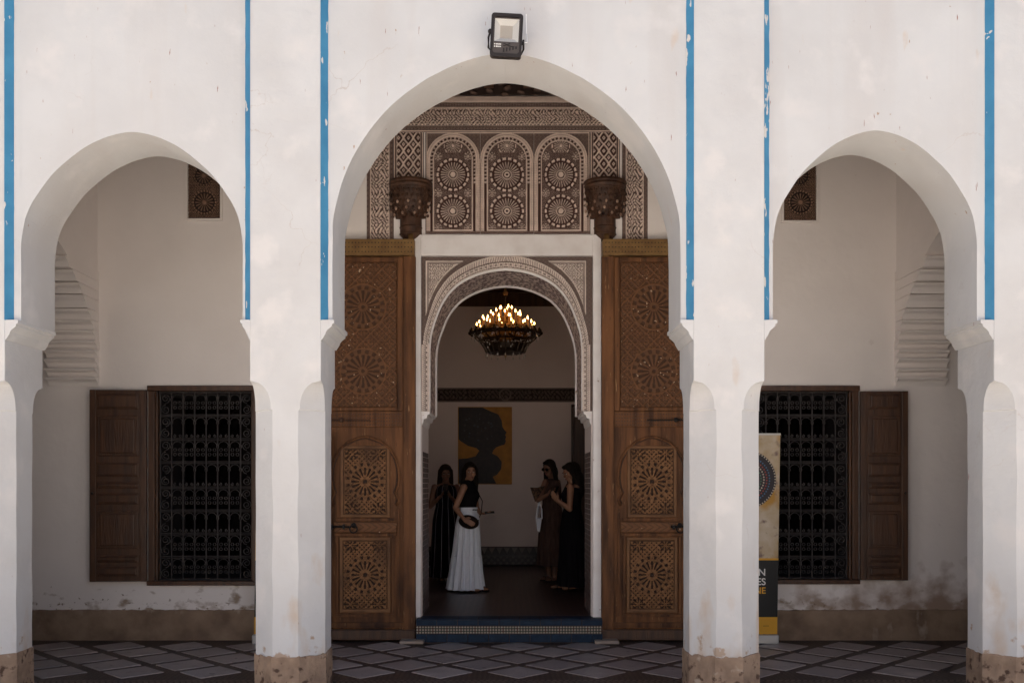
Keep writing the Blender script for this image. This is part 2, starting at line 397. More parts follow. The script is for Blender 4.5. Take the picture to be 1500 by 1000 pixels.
PIL = [(-4.20, -3.68), (-1.89, -1.371), (1.351, 1.870), (3.545, 4.065)]
bays = [(-3.583, -1.954, sprof, 0), (-1.295, 1.265, cprof, -3), (1.942, 3.442, sprof, 3)]
ident = lambda u, v, z: (u, v, z)
for i, (o0, o1, prof, skew) in enumerate(bays):
    c = (o0+o1)/2; hw = (o1-o0)/2; base = prof[0][0]
    half = smoothprof(prof)
    half = [(h/base*hw, Z(y, YP)) for h, y in half]
    zc = half[-1][1]
    if i == 2: half = [(h, ZI+(z-ZI)*1.008) for h, z in half]
    sk = lambda z: skew*.005*max(0, (z-ZI-.5)/2)
    P = [(c-h+sk(z), z) for h, z in half] + [(c+h+sk(z), z) for h, z in half[::-1][1:]]
    a = PIL[i][1]+.045; b = PIL[i+1][0]-.045
    mb = MB(); arch_solid(mb, a, b, P, ZI, ZT, YP, YK, ident)
    o = mb.build('arch_panel', plaster, arcade); mergeobj(o)
    bv = o.modifiers.new('bevel', 'BEVEL'); bv.width = .012; bv.segments = 3; bv.limit_method = 'ANGLE'; bv.angle_limit = R(50)
    o['label'] = ['left arch panel', 'tall central arch panel', 'right arch panel'][i]
for i, (p0, p1) in enumerate(PIL):
    for side, xe in ((-1, p0), (1, p1)):
        if (i == 0 and side < 0) or (i == 3 and side > 0): continue
        # chamfer, wavering a little as brushed by hand
        mb = MB(); n_ = 60; vs_ = []
        for k in range(n_+1):
            z = ZI+(ZT-ZI)*k/n_; j = random.uniform(-.0025, .0025); j2 = random.uniform(-.0025, .0025)
            vs_ += [(xe-side*.002, YA-.003+0*j, z), (xe+side*(.0+j*.6), YA-.003, z), (xe+side*(.045+j2), YP-.002, z), (xe+side*.045, YP+.01, z), (xe-side*.002, YP+.01, z)]
        fs = [(k*5+a_, k*5+(a_+1) % 5, (k+1)*5+(a_+1) % 5, (k+1)*5+a_) for k in range(n_) for a_ in range(5)] + [(4, 3, 2, 1, 0), tuple(n_*5+q for q in range(5))]
        mb.add(vs_, fs); mb.build('blue_stripe', blue, arcade)
# unseen blank ends, added to keep light out of the gallery; parapet coping
MB().box(-7.5, PIL[0][0], YA, YK, 0, ZT).box(PIL[3][1], 7.5, YA, YK, 0, ZT).build('light_block_wall', plaster, arcade)
MB().box(-7.5, 7.5, YA-.06, YK+.05, ZT, ZT+.12).build('coping', plaster, arcade)

# the other three sides of the courtyard, behind the camera
cy = MB(); CYD = -9.0
cy.box(-15, 15, CYD-.4, CYD, 0, 6.7).box(-15, -14.6, CYD, YA, 0, 6.7).box(14.6, 15, CYD, YA, 0, 6.7)
cy.box(-15, -7.5, YA+.2, YA+.5, 0, 6.7).box(7.5, 15, YA+.2, YA+.5, 0, 6.7)
tag(cy.build('courtyard_wall', plaster), 'plastered walls closing the other sides of the courtyard', 'wall', kind='structure')

# pillars
ptags = ['white chamfered pillar at the left edge of the picture', 'white chamfered pillar between the left and central arches',
         'white chamfered pillar between the central and right arches', 'white chamfered pillar at the right edge of the picture']
z1 = Z(598, YA); z2 = Z(558, YA)
for i, (p0, p1) in enumerate(PIL):
    t = thing('pillar', ptags[i], 'pillar', 'pillars carrying the arcade')
    c0 = .165
    def ring(z, c, grow=0):
        c = max(c, .002); a, b, y0, y1 = p0-grow, p1+grow, YA-grow, YK+grow
        return [(a+c, y0, z), (b-c, y0, z), (b, y0+c, z), (b, y1-c, z), (b-c, y1, z), (a+c, y1, z), (a, y1-c, z), (a, y0+c, z)]
    lv = [(.30, c0)] + [(.30+(z1-.36)*k/8, c0+random.uniform(-.006, .006)) for k in range(1, 8)] + [(z1-.012, c0), (z1-.004, c0-.012)]
    nk = 10
    for k in range(nk+1):
        s_ = k/nk; lv.append((z1+.004+(z2-z1)*s_, (c0-.012)*math.sqrt(max(0, 1-s_**2.2))))
    lv += [(z2+.02, .004), (ZT-.002, .004)]
    mb = MB(); vs_ = []
    for z, c in lv: vs_ += ring(z, c)
    n = len(lv); fs = [(k*8+q, k*8+(q+1) % 8, (k+1)*8+(q+1) % 8, (k+1)*8+q) for k in range(n-1) for q in range(8)]
    fs += [tuple(range(8))[::-1], tuple(range((n-1)*8, n*8))]
    mb.add(vs_, fs); mb.build('shaft', pillar_plaster, t, bevel=.006)
    mb = MB(); vs_ = []                                         # worn brown plinth with an uneven top
    N = 48; base = ring(0, c0, .008)
    loop = []
    for q in range(8):
        a, b = Vector(base[q]), Vector(base[(q+1) % 8])
        for k in range(8): loop.append(a.lerp(b, k/8))
    for kz in range(6):
        for q, p in enumerate(loop):
            zt = Z(962, YA)+.006*math.sin(q*1.7+i)+random.uniform(-.006, .006)
            o_ = random.uniform(-.003, .003) if 0 < kz < 5 else 0
            vs_.append((p.x+o_, p.y+o_, zt*kz/5))
    L = len(loop); fs = [(k*L+q, k*L+(q+1) % L, (k+1)*L+(q+1) % L, (k+1)*L+q) for k in range(5) for q in range(L)]
    fs.append(tuple(range(5*L, 6*L))); mb.add(vs_, fs); mb.build('plinth', plinth_m, t)
    # impost mouldings carrying the arch feet
    for side, xe in ((-1, p0), (1, p1)):
        if (i == 0 and side < 0) or (i == 3 and side > 0): continue
        if i in (1,) and side < 0: ov = .072
        else: ov = .095
        zb_ = Z(497, YA)
        pr = [(0, ZI+.002), (ov, ZI+.002), (ov, ZI-.022), (ov-.014, ZI-.028), (ov-.016, ZI-.045), (ov*.55, ZI-.066), (ov*.38, ZI-.085), (ov*.34, ZI-.10), (.006, zb_), (0, zb_)]
        mb = MB(); mb.prism([(xe+side*a, z) for a, z in pr], YA+.004, YK+.02, lambda a, b, c: (a, c, b)); mb.build('impost_moulding', pillar_plaster, t)

# ------------------------------------------------------------------ gallery back wall
def holed(mb, x0, x1, z0, z1_, y0, y1, holes):
    xs = sorted({x0, x1, *[h[0] for h in holes], *[h[1] for h in holes]}); zs = sorted({z0, z1_, *[h[2] for h in holes], *[h[3] for h in holes]})
    solid = lambda a, b: not any(h[0]-1e-6 < a < h[1]+1e-6 and h[2]-1e-6 < b < h[3]+1e-6 for h in holes)
    G = {}
    for i in range(len(xs)-1):
        for j in range(len(zs)-1): G[i, j] = solid((xs[i]+xs[i+1])/2, (zs[j]+zs[j+1])/2)
    for (i, j), s_ in G.items():
        if not s_: continue
        a, b, c, d = xs[i], xs[i+1], zs[j], zs[j+1]
        for y in (y0, y1): mb.add([(a, y, c), (b, y, c), (b, y, d), (a, y, d)], [(0, 1, 2, 3)])
        if not G.get((i-1, j)): mb.add([(a, y0, c), (a, y1, c), (a, y1, d), (a, y0, d)], [(0, 1, 2, 3)])
        if not G.get((i+1, j)): mb.add([(b, y0, c), (b, y1, c), (b, y1, d), (b, y0, d)], [(0, 1, 2, 3)])
        if not G.get((i, j-1)): mb.add([(a, y0, c), (b, y0, c), (b, y1, c), (a, y1, c)], [(0, 1, 2, 3)])
        if not G.get((i, j+1)): mb.add([(a, y0, d), (b, y0, d), (b, y1, d), (a, y1, d)], [(0, 1, 2, 3)])
WL = (228, 371, 573, 850); WR = (1103, 1247, 573, 848)
GC = 5.78
DX0, DX1 = bx(616), bx(868); ZDT = bz(376)
back = thing('gallery_wall', 'cream plastered back wall of the gallery behind the arches, stained towards the floor', 'wall')
mb = MB(); holed(mb, -7.5, 7.5, 0, GC, YB, YB+DW, [(DX0, DX1, 0, ZDT), (bx(WL[0]), bx(WL[1]), bz(WL[3]), bz(WL[2])), (bx(WR[0]), bx(WR[1]), bz(WR[3]), bz(WR[2]))])
o = mb.build('plaster_face', wall_plaster, back); mergeobj(o)
for xa, xb in ((-7.5, bx(484)), (bx(1008), 7.5)):
    mb = MB(); n_ = int((xb-xa)/.05); vs_ = []
    for k in range(n_+1):
        x = xa+(xb-xa)*k/n_; zt = bz(893)+random.uniform(-.005, .005)
        vs_ += [(x, YB-.018, 0), (x, YB-.018-random.uniform(0, .003), zt), (x, YB+.01, zt+.006)]
    mb.add(vs_, [f for k in range(n_) for f in ((k*3, k*3+3, k*3+4, k*3+1), (k*3+1, k*3+4, k*3+5, k*3+2))])
    mb.build('skirting', skirt_m, back)
# ceiling and roof
ce = MB().box(-7.5, 7.5, YK-.02, YB+.05, GC, GC+.12).build('gallery_ceiling', ceil_m)
tag(ce, 'dark painted timber ceiling of the gallery', None, kind='structure')
bmb = MB().box(-.05, .05, YK+.01, YB-.13, GC-.14, GC-.002).build('ceiling_beam', ceil_m, ce); bmb.location = (-7, 0, 0)
for k in range(1, 36): copyobj(bmb, (-7+k*.4, 0, 0), ce)
rf = MB().box(-7.5, 7.5, YK-.01, 18, GC+.13, GC+.45).build('roof', plaster); tag(rf, 'flat roof over gallery and hall', None, kind='structure')
for nm, xa in (('end', -7.5), ('end', 7.2)):
    tag(MB().box(xa, xa+.3, YK, YB, 0, GC).build('gallery_end_wall', wall_plaster), ('left' if xa < 0 else 'right')+' end wall closing the gallery', 'wall', kind='structure')

# transverse arches with stepped corbels
for side, xf in ((-1, bx(143)), (1, bx(1313))):
    t = thing('transverse_arch', ('left' if side < 0 else 'right')+' cross arch of the gallery with stepped corbel mouldings above the open shutter', 'arch', 'cross arches of the gallery')
    xa, xb = (xf-.48, xf) if side < 0 else (xf, xf+.48)
    pr = [(0, 3.02), (.03, 3.08), (.08, 3.18), (.12, 3.28), (.185, 3.38), (.29, 3.50), (.39, 3.60), (.55, 3.72), (.72, 3.83), (.95, 3.94), (1.165, 3.99)]
    yl, yr = YK+.0, YB
    P = [(yl+p, z) for p, z in pr] + [(yr-p, z) for p, z in pr[::-1][1:]]
    mb = MB(); arch_solid(mb, yl, yr, P, 3.0, GC, xa, xb, lambda u, v, z: (v, u, z)); o = mb.build('arch_wall', wall_plaster, t); mergeobj(o)
    for e, sg in ((YB, -1), (YK, 1)):
        zs = [2.62, 2.71, 2.80, 2.90, 2.99, 3.08, 3.18, 3.28, 3.38, 3.50, 3.60, 3.70, 3.80]
        prs = [.06, .07, .08, .09, .10, .115, .155, .22, .325, .43, .56, .71, .72]
        for k in range(len(zs)-1):
            p = prs[k]; z0, z3 = zs[k], zs[k+1]; lo = .012 if k < 5 else .0
            gx_ = .004+.012*(k < 5)*(.5+k*.12)
            q = [(0, z0), (p-.045, z0), (p-.035, z0+.02), (p-.012, z0*.5+z3*.5), (p+.022, z3-.034), (p+.036, z3-.022), (p+.032, z3-.008), (p-.02, z3-.005), (0, z3-.005)]
            mb = MB(); mb.prism([(e+sg*a, z) for a, z in q], xa-gx_-.008, xb+gx_+.008, lambda a, b, c: (c, a, b)); mb.build('corbel_tier', wall_plaster, t)

# ------------------------------------------------------------------ carved screen above the door
scr = thing('carved_stucco_screen', 'carved stucco screen of three arched lattice windows above the doorway', 'stucco screen')
def field(x0, x1, y0, y1, fn, name, y=YB-.004, m=stucco, depth=.018, parent=scr, res=.8, shape=None): return relief(name, x0, x1, y0, y1, fn, m, parent, y, depth, res, shape=shape)
field(530, 955, 159, 184, lambda x, y: np.maximum(arab(x*1.05, y*1.05), frame(x, y, 500, 990, 160, 183, 1.3)), 'interlace_frieze')
field(530, 955, 184, 194, lambda x, y: np.maximum(dots(x, y)*.55*(np.abs(y-188) < 3.3), (np.abs(y-192.6) < 1.2)), 'dotted_band')
field(530, 955, 150, 159, lambda x, y: np.maximum(dots(x, y, 4.6)*.45, (y > 157.3)*.9), 'dotted_band')
field(530, 955, 142, 150, lambda x, y: .75+.25*np.sin(x*.3)*0+0*y, 'plain_band', depth=.03)
field(530, 955, 116, 142, lambda x, y: np.maximum(S(np.sin(x*.22+1.5*np.sin(y*.25))*np.sin(y*.35+x*.05), .35, .7), .1), 'painted_cornice', m=cornice_relief, depth=.04, y=YB-.03)
def lat(x, y):
    px_, py_ = 14.3, 19.0
    u = (x-577)/px_; v = (y-193)/py_
    a = np.abs(((u+v+.05*np.sin(2*np.pi*v)) % 1)-.5); b = np.abs(((u-v-.05*np.sin(2*np.pi*v)) % 1)-.5)
    l = np.maximum(S(.13-a, 0, .05), S(.13-b, 0, .05))
    cu = ((u) % 1)-.5; cv = ((v+.0) % 1)-.5
    dm = S(.2-np.abs(cu)-np.abs(cv), 0, .05)*(1-S(.08-np.abs(cu)-np.abs(cv), 0, .04))
    dm2 = np.abs(((u+.5) % 1)-.5)+np.abs(((v+.5) % 1)-.5)
    dm = np.maximum(dm, S(.2-dm2, 0, .05)*(1-S(.08-dm2, 0, .04)))
    return np.maximum(l, dm)
for x0, x1 in ((577, 621), (865, 908)):
    field(x0, x1, 194, 300, lambda x, y, a=x0, b=x1: np.maximum(np.where((x > a+4) & (x < b-5), lat(x, y), 0), np.maximum(frame(x, y, a+.6, b-1, 190, 310, 1.8), frame(x, y, a+4, b-4.4, 190, 310, .9)*.6)), 'diamond_lattice')
for x0, x1 in ((537, 577), (911, 949)):
    field(x0, x1, 194, 356, lambda x, y, a=x0, b=x1: np.where((x > a+7) & (x < b-8), arab(x*1.1, y*.85), np.maximum(dots(x, y, 3.6)*.35, np.maximum((np.abs(x-a-6) < .9), (np.abs(x-b+7) < .9)))), 'carved_border')
def spand(x, y):
    return np.maximum.reduce([dots(x, y, 3.8)*.42, frame(x, y, 624.5, 863.5, 195, 400, 1.6), frame(x, y, 629, 858, 340-8, 343, .1)])
CE = (663.7, 742.7, 821.5)
def screen(x, y):
    h = spand(x, y)
    for c in CE:
        dx = np.abs(x-c); r = np.where(y < 235, np.hypot(dx, (y-235)), dx)
        ins = r < 39
        ring_ = np.where(r > 33.2, .95-.25*(np.abs(r-36.5) < .7), 0)
        tooth = np.where((r > 29.8) & (r < 33), (np.cos(np.where(y < 235, np.arctan2(y-235, x-c)*34, y*1.15)) > .2)*.7, 0)
        line = np.where((r > 27.6) & (r <= 29.4), .9, 0)
        hh = np.maximum.reduce([ring_, tooth, line])
        tooth = tooth*(y < 272)
        hh = np.maximum.reduce([ring_, tooth, line]); hh = np.where((y > 240) & (r > 34.6) & (r < 39), .7+.3*dots(x, y, 5), hh)
        inn = r <= 27.6
        cc = (c == CE[1])
        rs = np.maximum.reduce([rosette(x, y, c, 256.7, 23 if not cc else 24, 26, 18, cc), rosette(x, y, c, 310, 23 if not cc else 24, 26, 18, cc), rosette(x, y, c, 215, 13, 16, 10)*(y < 224)])
        k_ = np.maximum.reduce([rosette(x, y, c+sx*22, yy, 5.5, 6, 8) for sx in (-1, 1) for yy in (230, 283.5, 334)])
        tz = S(arab((x-c)*2.1, y*2.1), .3, .8)*.22*((np.hypot(x-c, y-256.7) > 25) & (np.hypot(x-c, y-310) > 25))
        hh = np.where(inn, np.maximum.reduce([rs, k_, tz, .9*((np.abs(y-338) < .9))]), hh)
        h = np.where(ins, hh, h)
    h = np.where(y > 339, dots(x, y, 3.6)*.35, h)
    return h
for c, a, b in ((CE[0], 623, 703.4), (CE[1], 703.4, 782), (CE[2], 782, 865)):
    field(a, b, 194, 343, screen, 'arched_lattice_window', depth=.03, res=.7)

# ------------------------------------------------------------------ doorway: white frame, carved arch
dw = thing('doorway_surround', 'white doorway frame with a carved stucco horseshoe arch leading into the dark hall', 'doorway')
MB().box(bx(607), bx(617), YB-.05, YB+.02, ZH*.0+.24, bz(345)).box(bx(868), bx(880), YB-.05, YB+.02, .24, bz(345)).box(bx(617), bx(868), YB-.047, YB+.02, bz(376), bz(345.3)).build('white_frame', white_frame, dw, bevel=.006)
AC = (741.0, 505.0)
inp = smoothprof([(112,602),(112,560),(112,520),(111,500),(108.5,485),(102.5,466),(93,444),(81,427),(66,414),(45,403.5),(22,397),(0,394.5)], 5)
def rI_(th):   # th measured from straight up
    best = None
    pts = [(h, AC[1]-y) for h, y in inp if y <= AC[1]+1]
    angs = np.array([math.atan2(a, b) for a, b in pts]); rad = np.array([math.hypot(a, b) for a, b in pts])
    o_ = np.argsort(angs); return np.interp(th, angs[o_], rad[o_])
def surround(x, y):
    dx = np.abs(x-AC[0]); dy = AC[1]-y
    th = np.arctan2(dx, np.maximum(dy, 1e-3)); r = np.hypot(dx, dy)
    ri = rI_(th); ro = ri*(1+.085+.095*np.cos(th)**2)
    t = (r-ri)/(ro-ri)
    t = np.where(dy <= 0, (dx-112)/11.0, t); al = np.where(dy <= 0, y*.9, th*100)
    h = np.zeros_like(x)
    h = np.where(t < .12, .9, h)
    h = np.where((t >= .12) & (t < .17), .1, h); h = np.where((t >= .17) & (t < .50), .70+.3*(np.sin(al*2.1+t*10) > 0), h); h = np.where((np.abs(t-.33) < .05) & (np.cos(al*1.0) > .2), .2, h)
    h = np.where((t >= .50) & (t < .58), .08, h)
    h = np.where((t >= .58) & (t < .92), .45+.55*S(np.sin(al*2.2+t*13), -.3, .3), h)
    h = np.where((t >= .92) & (t < 1.03), .95, h)
    h = np.where((t >= 1.03) & (t < 1.42), dots(x, y, 3.4)*.25, h)
    inner = (t >= 1.42)
    f = frame(x, y, 624, 858.5, 382.5, 620, 1.6)
    out = ~((x > 624) & (x < 858.5) & (y > 382.5))
    sp = np.where(t < 1.53, .95, np.maximum(arab(x*1.5, y*1.5), .25))
    sp = np.where((x < 628.5) | (x > 854) | (y < 387), .35, sp)
    h = np.where(inner, np.maximum(sp, f), h)
    h = np.where(inner & out, dots(x, y, 3.4)*.25, h)
    return h
def shp(x, y):
    dx = np.abs(x-AC[0]); dy = AC[1]-y; r = np.hypot(dx, dy); th = np.arctan2(dx, np.maximum(dy, 1e-3))
    return np.where(dy > 0, r > rI_(th)+.8, dx > 111.7)
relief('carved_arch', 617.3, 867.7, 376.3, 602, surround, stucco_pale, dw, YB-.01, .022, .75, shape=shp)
P = [((AC[0]-h-CX)*SB, bz(y)) for h, y in inp] + [((AC[0]+h-CX)*SB, bz(y)) for h, y in inp[::-1][1:]]
soff_m = mat('painted soffit', (.72, .58, .51), .7, (.26, .18, .17), 30, .5, 50, stretch=(1, .5, 1), sharp=(.45, .55), detail=3)
mb = MB(); arch_solid(mb, DX0+.002, DX1-.002, P, bz(602), ZDT-.001, YB-.002, YB+DW-.05, ident, soffit=1)
o = mb.build('arch_body', [white_frame, soff_m], dw); mergeobj(o)
mb = MB()     # pale moulding round the inner edge of the soffit
Pi = [(x, YB+DW-.03, z) for x, z in P]; mb.tube(Pi, .022, 6)
mb.tube([(x, YB+.01, z) for x, z in P], .012, 6); mb.build('edge_moulding', white_frame, dw, smooth=True)
for sg, xe in ((1, DX0), (-1, DX1)):     # scalloped stops under the arch feet
    mb = MB(); ov = abs(P[0][0]-DX0)
    pr = [(0, bz(602)-.001), (ov, bz(602)-.001), (ov, bz(606)), (ov*.72, bz(607)), (ov*.65, bz(612)), (ov*.35, bz(613)), (ov*.25, bz(620)), (0, bz(624))]
    mb.prism([(xe+sg*(.002+a), z) for a, z in pr], YB+.005, YB+DW-.06, lambda a, b, c: (a, c, b)); mb.build('arch_stop', white_frame, dw)
    MB().box(xe-sg*.006, xe+sg*.012, YB+.004, YB+DW, .24, bz(606)).build('jamb', hall_m, dw)
# zellige dado on the jambs and in the hall
def dado(name, x, y0, y1, z0, z1_, parent, sg):
    mb = MB(); n1 = int((y1-y0)/.055); n2 = int((z1_-z0)/.055)
    for i in range(n1):
        for j in range(n2):
            a = y0+i*.055; b = z0+j*.055; o_ = .003 if (i+j) % 2 else .006
            mb.box(x, x+sg*o_, a+.003, a+.052, b+.003, b+.052, (i+j*2) % 3)
    o = mb.build(name, [mat('dado dark', (.05, .03, .028), .35, None, 5, 0), mat('dado red', (.09, .035, .025), .35, None, 5, 0), mat('dado grey', (.11, .09, .085), .35, None, 5, 0)], parent)
    o['kind'] = 'stuff'; return o
dado('tile_dado', DX0+.013, YB+.12, YB+DW-.02, .245, bz(656), dw, 1); dado('tile_dado', DX1-.013, YB+.12, YB+DW-.02, .245, bz(656), dw, -1)
# ghost of old lettering / cracked plaster over the arch is left to the frame's stains
# step
st = thing('tiled_step', 'low doorway step faced with blue glazed tiles and a band of small mosaic', 'step')
SX0, SX1 = bx(612), bx(880); YS = YB-.20
SBs = YS/F; zs_ = lambda py: EYE+(HY-py)*SBs
MB().box(SX0, SX1, YS+.012, YB+DW+.0, .0, .236).build('step_body', grout, st)
hs = [(.178, .234), (.112, .172), (.010, .106)]
wt = .19
tl = MB().box(-wt/2+.003, wt/2-.003, 0, .014, .0, .055).build('blue_tile', blue_tile_m, st, bevel=.003); first = True
n_ = int((SX1-SX0)/wt); rem = (SX1-SX0)/n_
tl.scale = (rem/wt, 1, 1); tl.location = (SX0+rem/2, YS, .178)
for k in range(1, n_): c_ = copyobj(tl, (SX0+rem*(k+.5), YS+random.uniform(-.002, .001), .178), st)
for k in range(n_+1):
    x0 = SX0+max(0, (k-.5)*rem); x1 = SX0+min(n_, k+.5)*rem
    c_ = copyobj(tl, ((x0+x1)/2, YS+random.uniform(-.002, .001), .010), st); c_.scale = ((x1-x0)/wt, 1, .082/.055)
# tread tiles
tt = MB().box(-wt/2+.003, wt/2-.003, YS+.002, YB+.05, .2365, .243).build('tread_tile', blue_tile_m, st)
tt.scale = (rem/wt, 1, 1); tt.location = (SX0+rem/2, 0, 0)
for k in range(1, n_): copyobj(tt, (SX0+rem*(k+.5), 0, 0), st)
mb = MB(); pz = .0285
MB().box(SX0, SX1, YS+.004, YS+.011, .094, .176).build('mosaic_bed', grout, st)
for j in range(3):
    for i in range(int((SX1-SX0)/pz)*1):
        cx_ = SX0+pz*(i+.5+(0 if j % 2 else 0)); cz_ = .1075+j*.0275; h_ = .0115
        mi = 0
        mb.add([(cx_-h_, YS+.002, cz_), (cx_, YS+.002, cz_-h_), (cx_+h_, YS+.002, cz_), (cx_, YS+.002, cz_+h_)], [(0, 1, 2, 3)], 0)
        if j < 2:
            mb.add([(cx_+pz/2-.006, YS+.003, cz_+pz/2), (cx_+pz/2, YS+.003, cz_+pz/2-.006), (cx_+pz/2+.006, YS+.003, cz_+pz/2), (cx_+pz/2, YS+.003, cz_+pz/2+.006)], [(0, 1, 2, 3)], 1+(i*7 % 5 == 0))
mo = mb.build('mosaic_band', [mos_w, mos_g, mos_r], st); mo['kind'] = 'stuff'

# ------------------------------------------------------------------ hall interior
tag(MB().box(-2.45, 2.45, YB+.05, YC, ZH-.15, ZH).build('hall_floor', hall_floor_m), 'dark red mosaic floor of the hall', None, kind='structure')
hw_ = thing('hall_wall', 'grey plastered far wall of the hall with a carved frieze and tiled foot', 'wall')
MB().box(-2.6, 2.6, YC, YC+.25, ZH-.1, 5.78).build('plaster_face', hall_m, hw_)
for xa in (-2.6, 2.45): MB().box(xa, xa+.15, YB+DW+.001, YC-.001, ZH-.1, 5.7).build('side_wall', hall_m, hw_)
tag(MB().box(-2.6, 2.6, YB+DW, YC+.2, 4.85, 5.0).build('hall_ceiling', ceil_m), 'dark timber ceiling of the hall', None, kind='structure')
MB().box(-2.44, 2.44, YC-.03, YC-.001, Z(449, YC), 4.84).build('timber_band', dark_wood, hw_)
def fz(x, y): 
    med = np.minimum(np.hypot(x-740, y-578), 99)
    return np.maximum.reduce([np.abs(y-569.5) < 1.0, np.abs(y-587) < 1.0, S(arab(x*.9, y*1.1), .2, .8)*.6*(np.abs(y-578) < 7), (np.abs(med-8) < 1)*.9])
relief('carved_frieze', 560, 920, 568, 588.5, fz, frieze_relief, hw_, YC-.012, .02, .8, d=YC)
def ft(x, y):
    tri = (((x % 11)-5.5)**2)**.5/5.5; t = (y-800)/11
    a = np.where(y < 812, (tri < 1-t*1.0).astype(float)*.9*((y > 801)), 0)
    b = np.where(y >= 812, np.maximum((np.abs(y-813.5) < .8)*.3, S(np.cos(2*np.pi*x/9)*np.cos(2*np.pi*(y-820)/9), .1, .4)*.45*(np.abs(y-820) < 6)), 0)
    return np.maximum(a, b)
relief('tile_skirting', 560, 920, 800, 828, ft, tile_relief, hw_, YC-.012, .006, .8, d=YC)
# brown door edge on the hall wall
hd_ = thing('hall_door', 'plain dark brown wooden door at the right of the hall wall', 'door')
MB().box(X(840, YC), X(915, YC), YC-.10, YC-.02, ZH, Z(597, YC)).build('leaf', dark_wood, hd_, bevel=.01)
MB().box(X(836.5, YC), X(839.5, YC), YC-.12, YC-.001, ZH, Z(594, YC)).box(X(836.5, YC), X(919, YC), YC-.12, YC-.001, Z(596.7, YC), Z(593, YC)).build('frame', dark_wood, hd_)
# painting
pt = thing('painting', 'large unframed painting of a dark head in profile on ochre, on the hall wall', 'painting')
pcx, pcz = lambda px: X(px, YC), lambda py: Z(py, YC)
ochre = mat('ochre paint', (.52, .24, .045), .6, (.36, .16, .03), 7, .2, 40)
MB().box(pcx(671), pcx(750), YC-.045, YC-.002, pcz(709), pcz(596)).build('canvas', ochre, pt, bevel=.004)
def poly(mb, pts, y): mb.add([(pcx(a), y, pcz(b)) for a, b in pts], [tuple(range(len(pts)))])
fig = MB(); poly(fig, [(672,597),(707,597),(720,603),(730,607),(735,616),(736,625),(739,630),(742,633),(740,637),(741.5,640),(740,643),(741,646),(739,651),(732,653),(727,655),(723,659),(721,664),(729,668),(735,676),(734,687),(728,695),(722,698),(727,708),(672,708),(672,672),(684,671),(697,668),(702,660),(698,656),(686,653),(675,646),(672,643)], YC-.048)
fig.build('painted_figure', mat('dark paint', (.018, .013, .014), .5, (.035, .022, .02), 18, .3, 30), pt)
hi = MB()
for k in range(26):
    a = random.uniform(680, 722); b = random.uniform(604, 645); l = random.uniform(1, 2.4)
    poly(hi, [(a-l, b), (a, b-l), (a+l, b), (a, b+l*.8)], YC-.0492)
hi.build('painted_flecks', mat('fleck paint', (.06, .042, .038), .5, (.04, .05, .075), 10, 0), pt)['kind'] = 'stuff'

# rooms behind the windows
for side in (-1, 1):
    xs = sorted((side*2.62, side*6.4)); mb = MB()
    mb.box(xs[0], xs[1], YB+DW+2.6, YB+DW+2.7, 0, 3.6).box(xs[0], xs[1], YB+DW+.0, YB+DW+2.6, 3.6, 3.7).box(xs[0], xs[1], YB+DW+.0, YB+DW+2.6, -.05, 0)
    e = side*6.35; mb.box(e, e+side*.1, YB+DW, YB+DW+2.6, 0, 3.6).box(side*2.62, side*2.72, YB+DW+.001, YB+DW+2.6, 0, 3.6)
    tag(mb.build('side_room', shade_m), ('left' if side < 0 else 'right')+' room behind the grilled window, its shade painted near black', None, kind='structure')

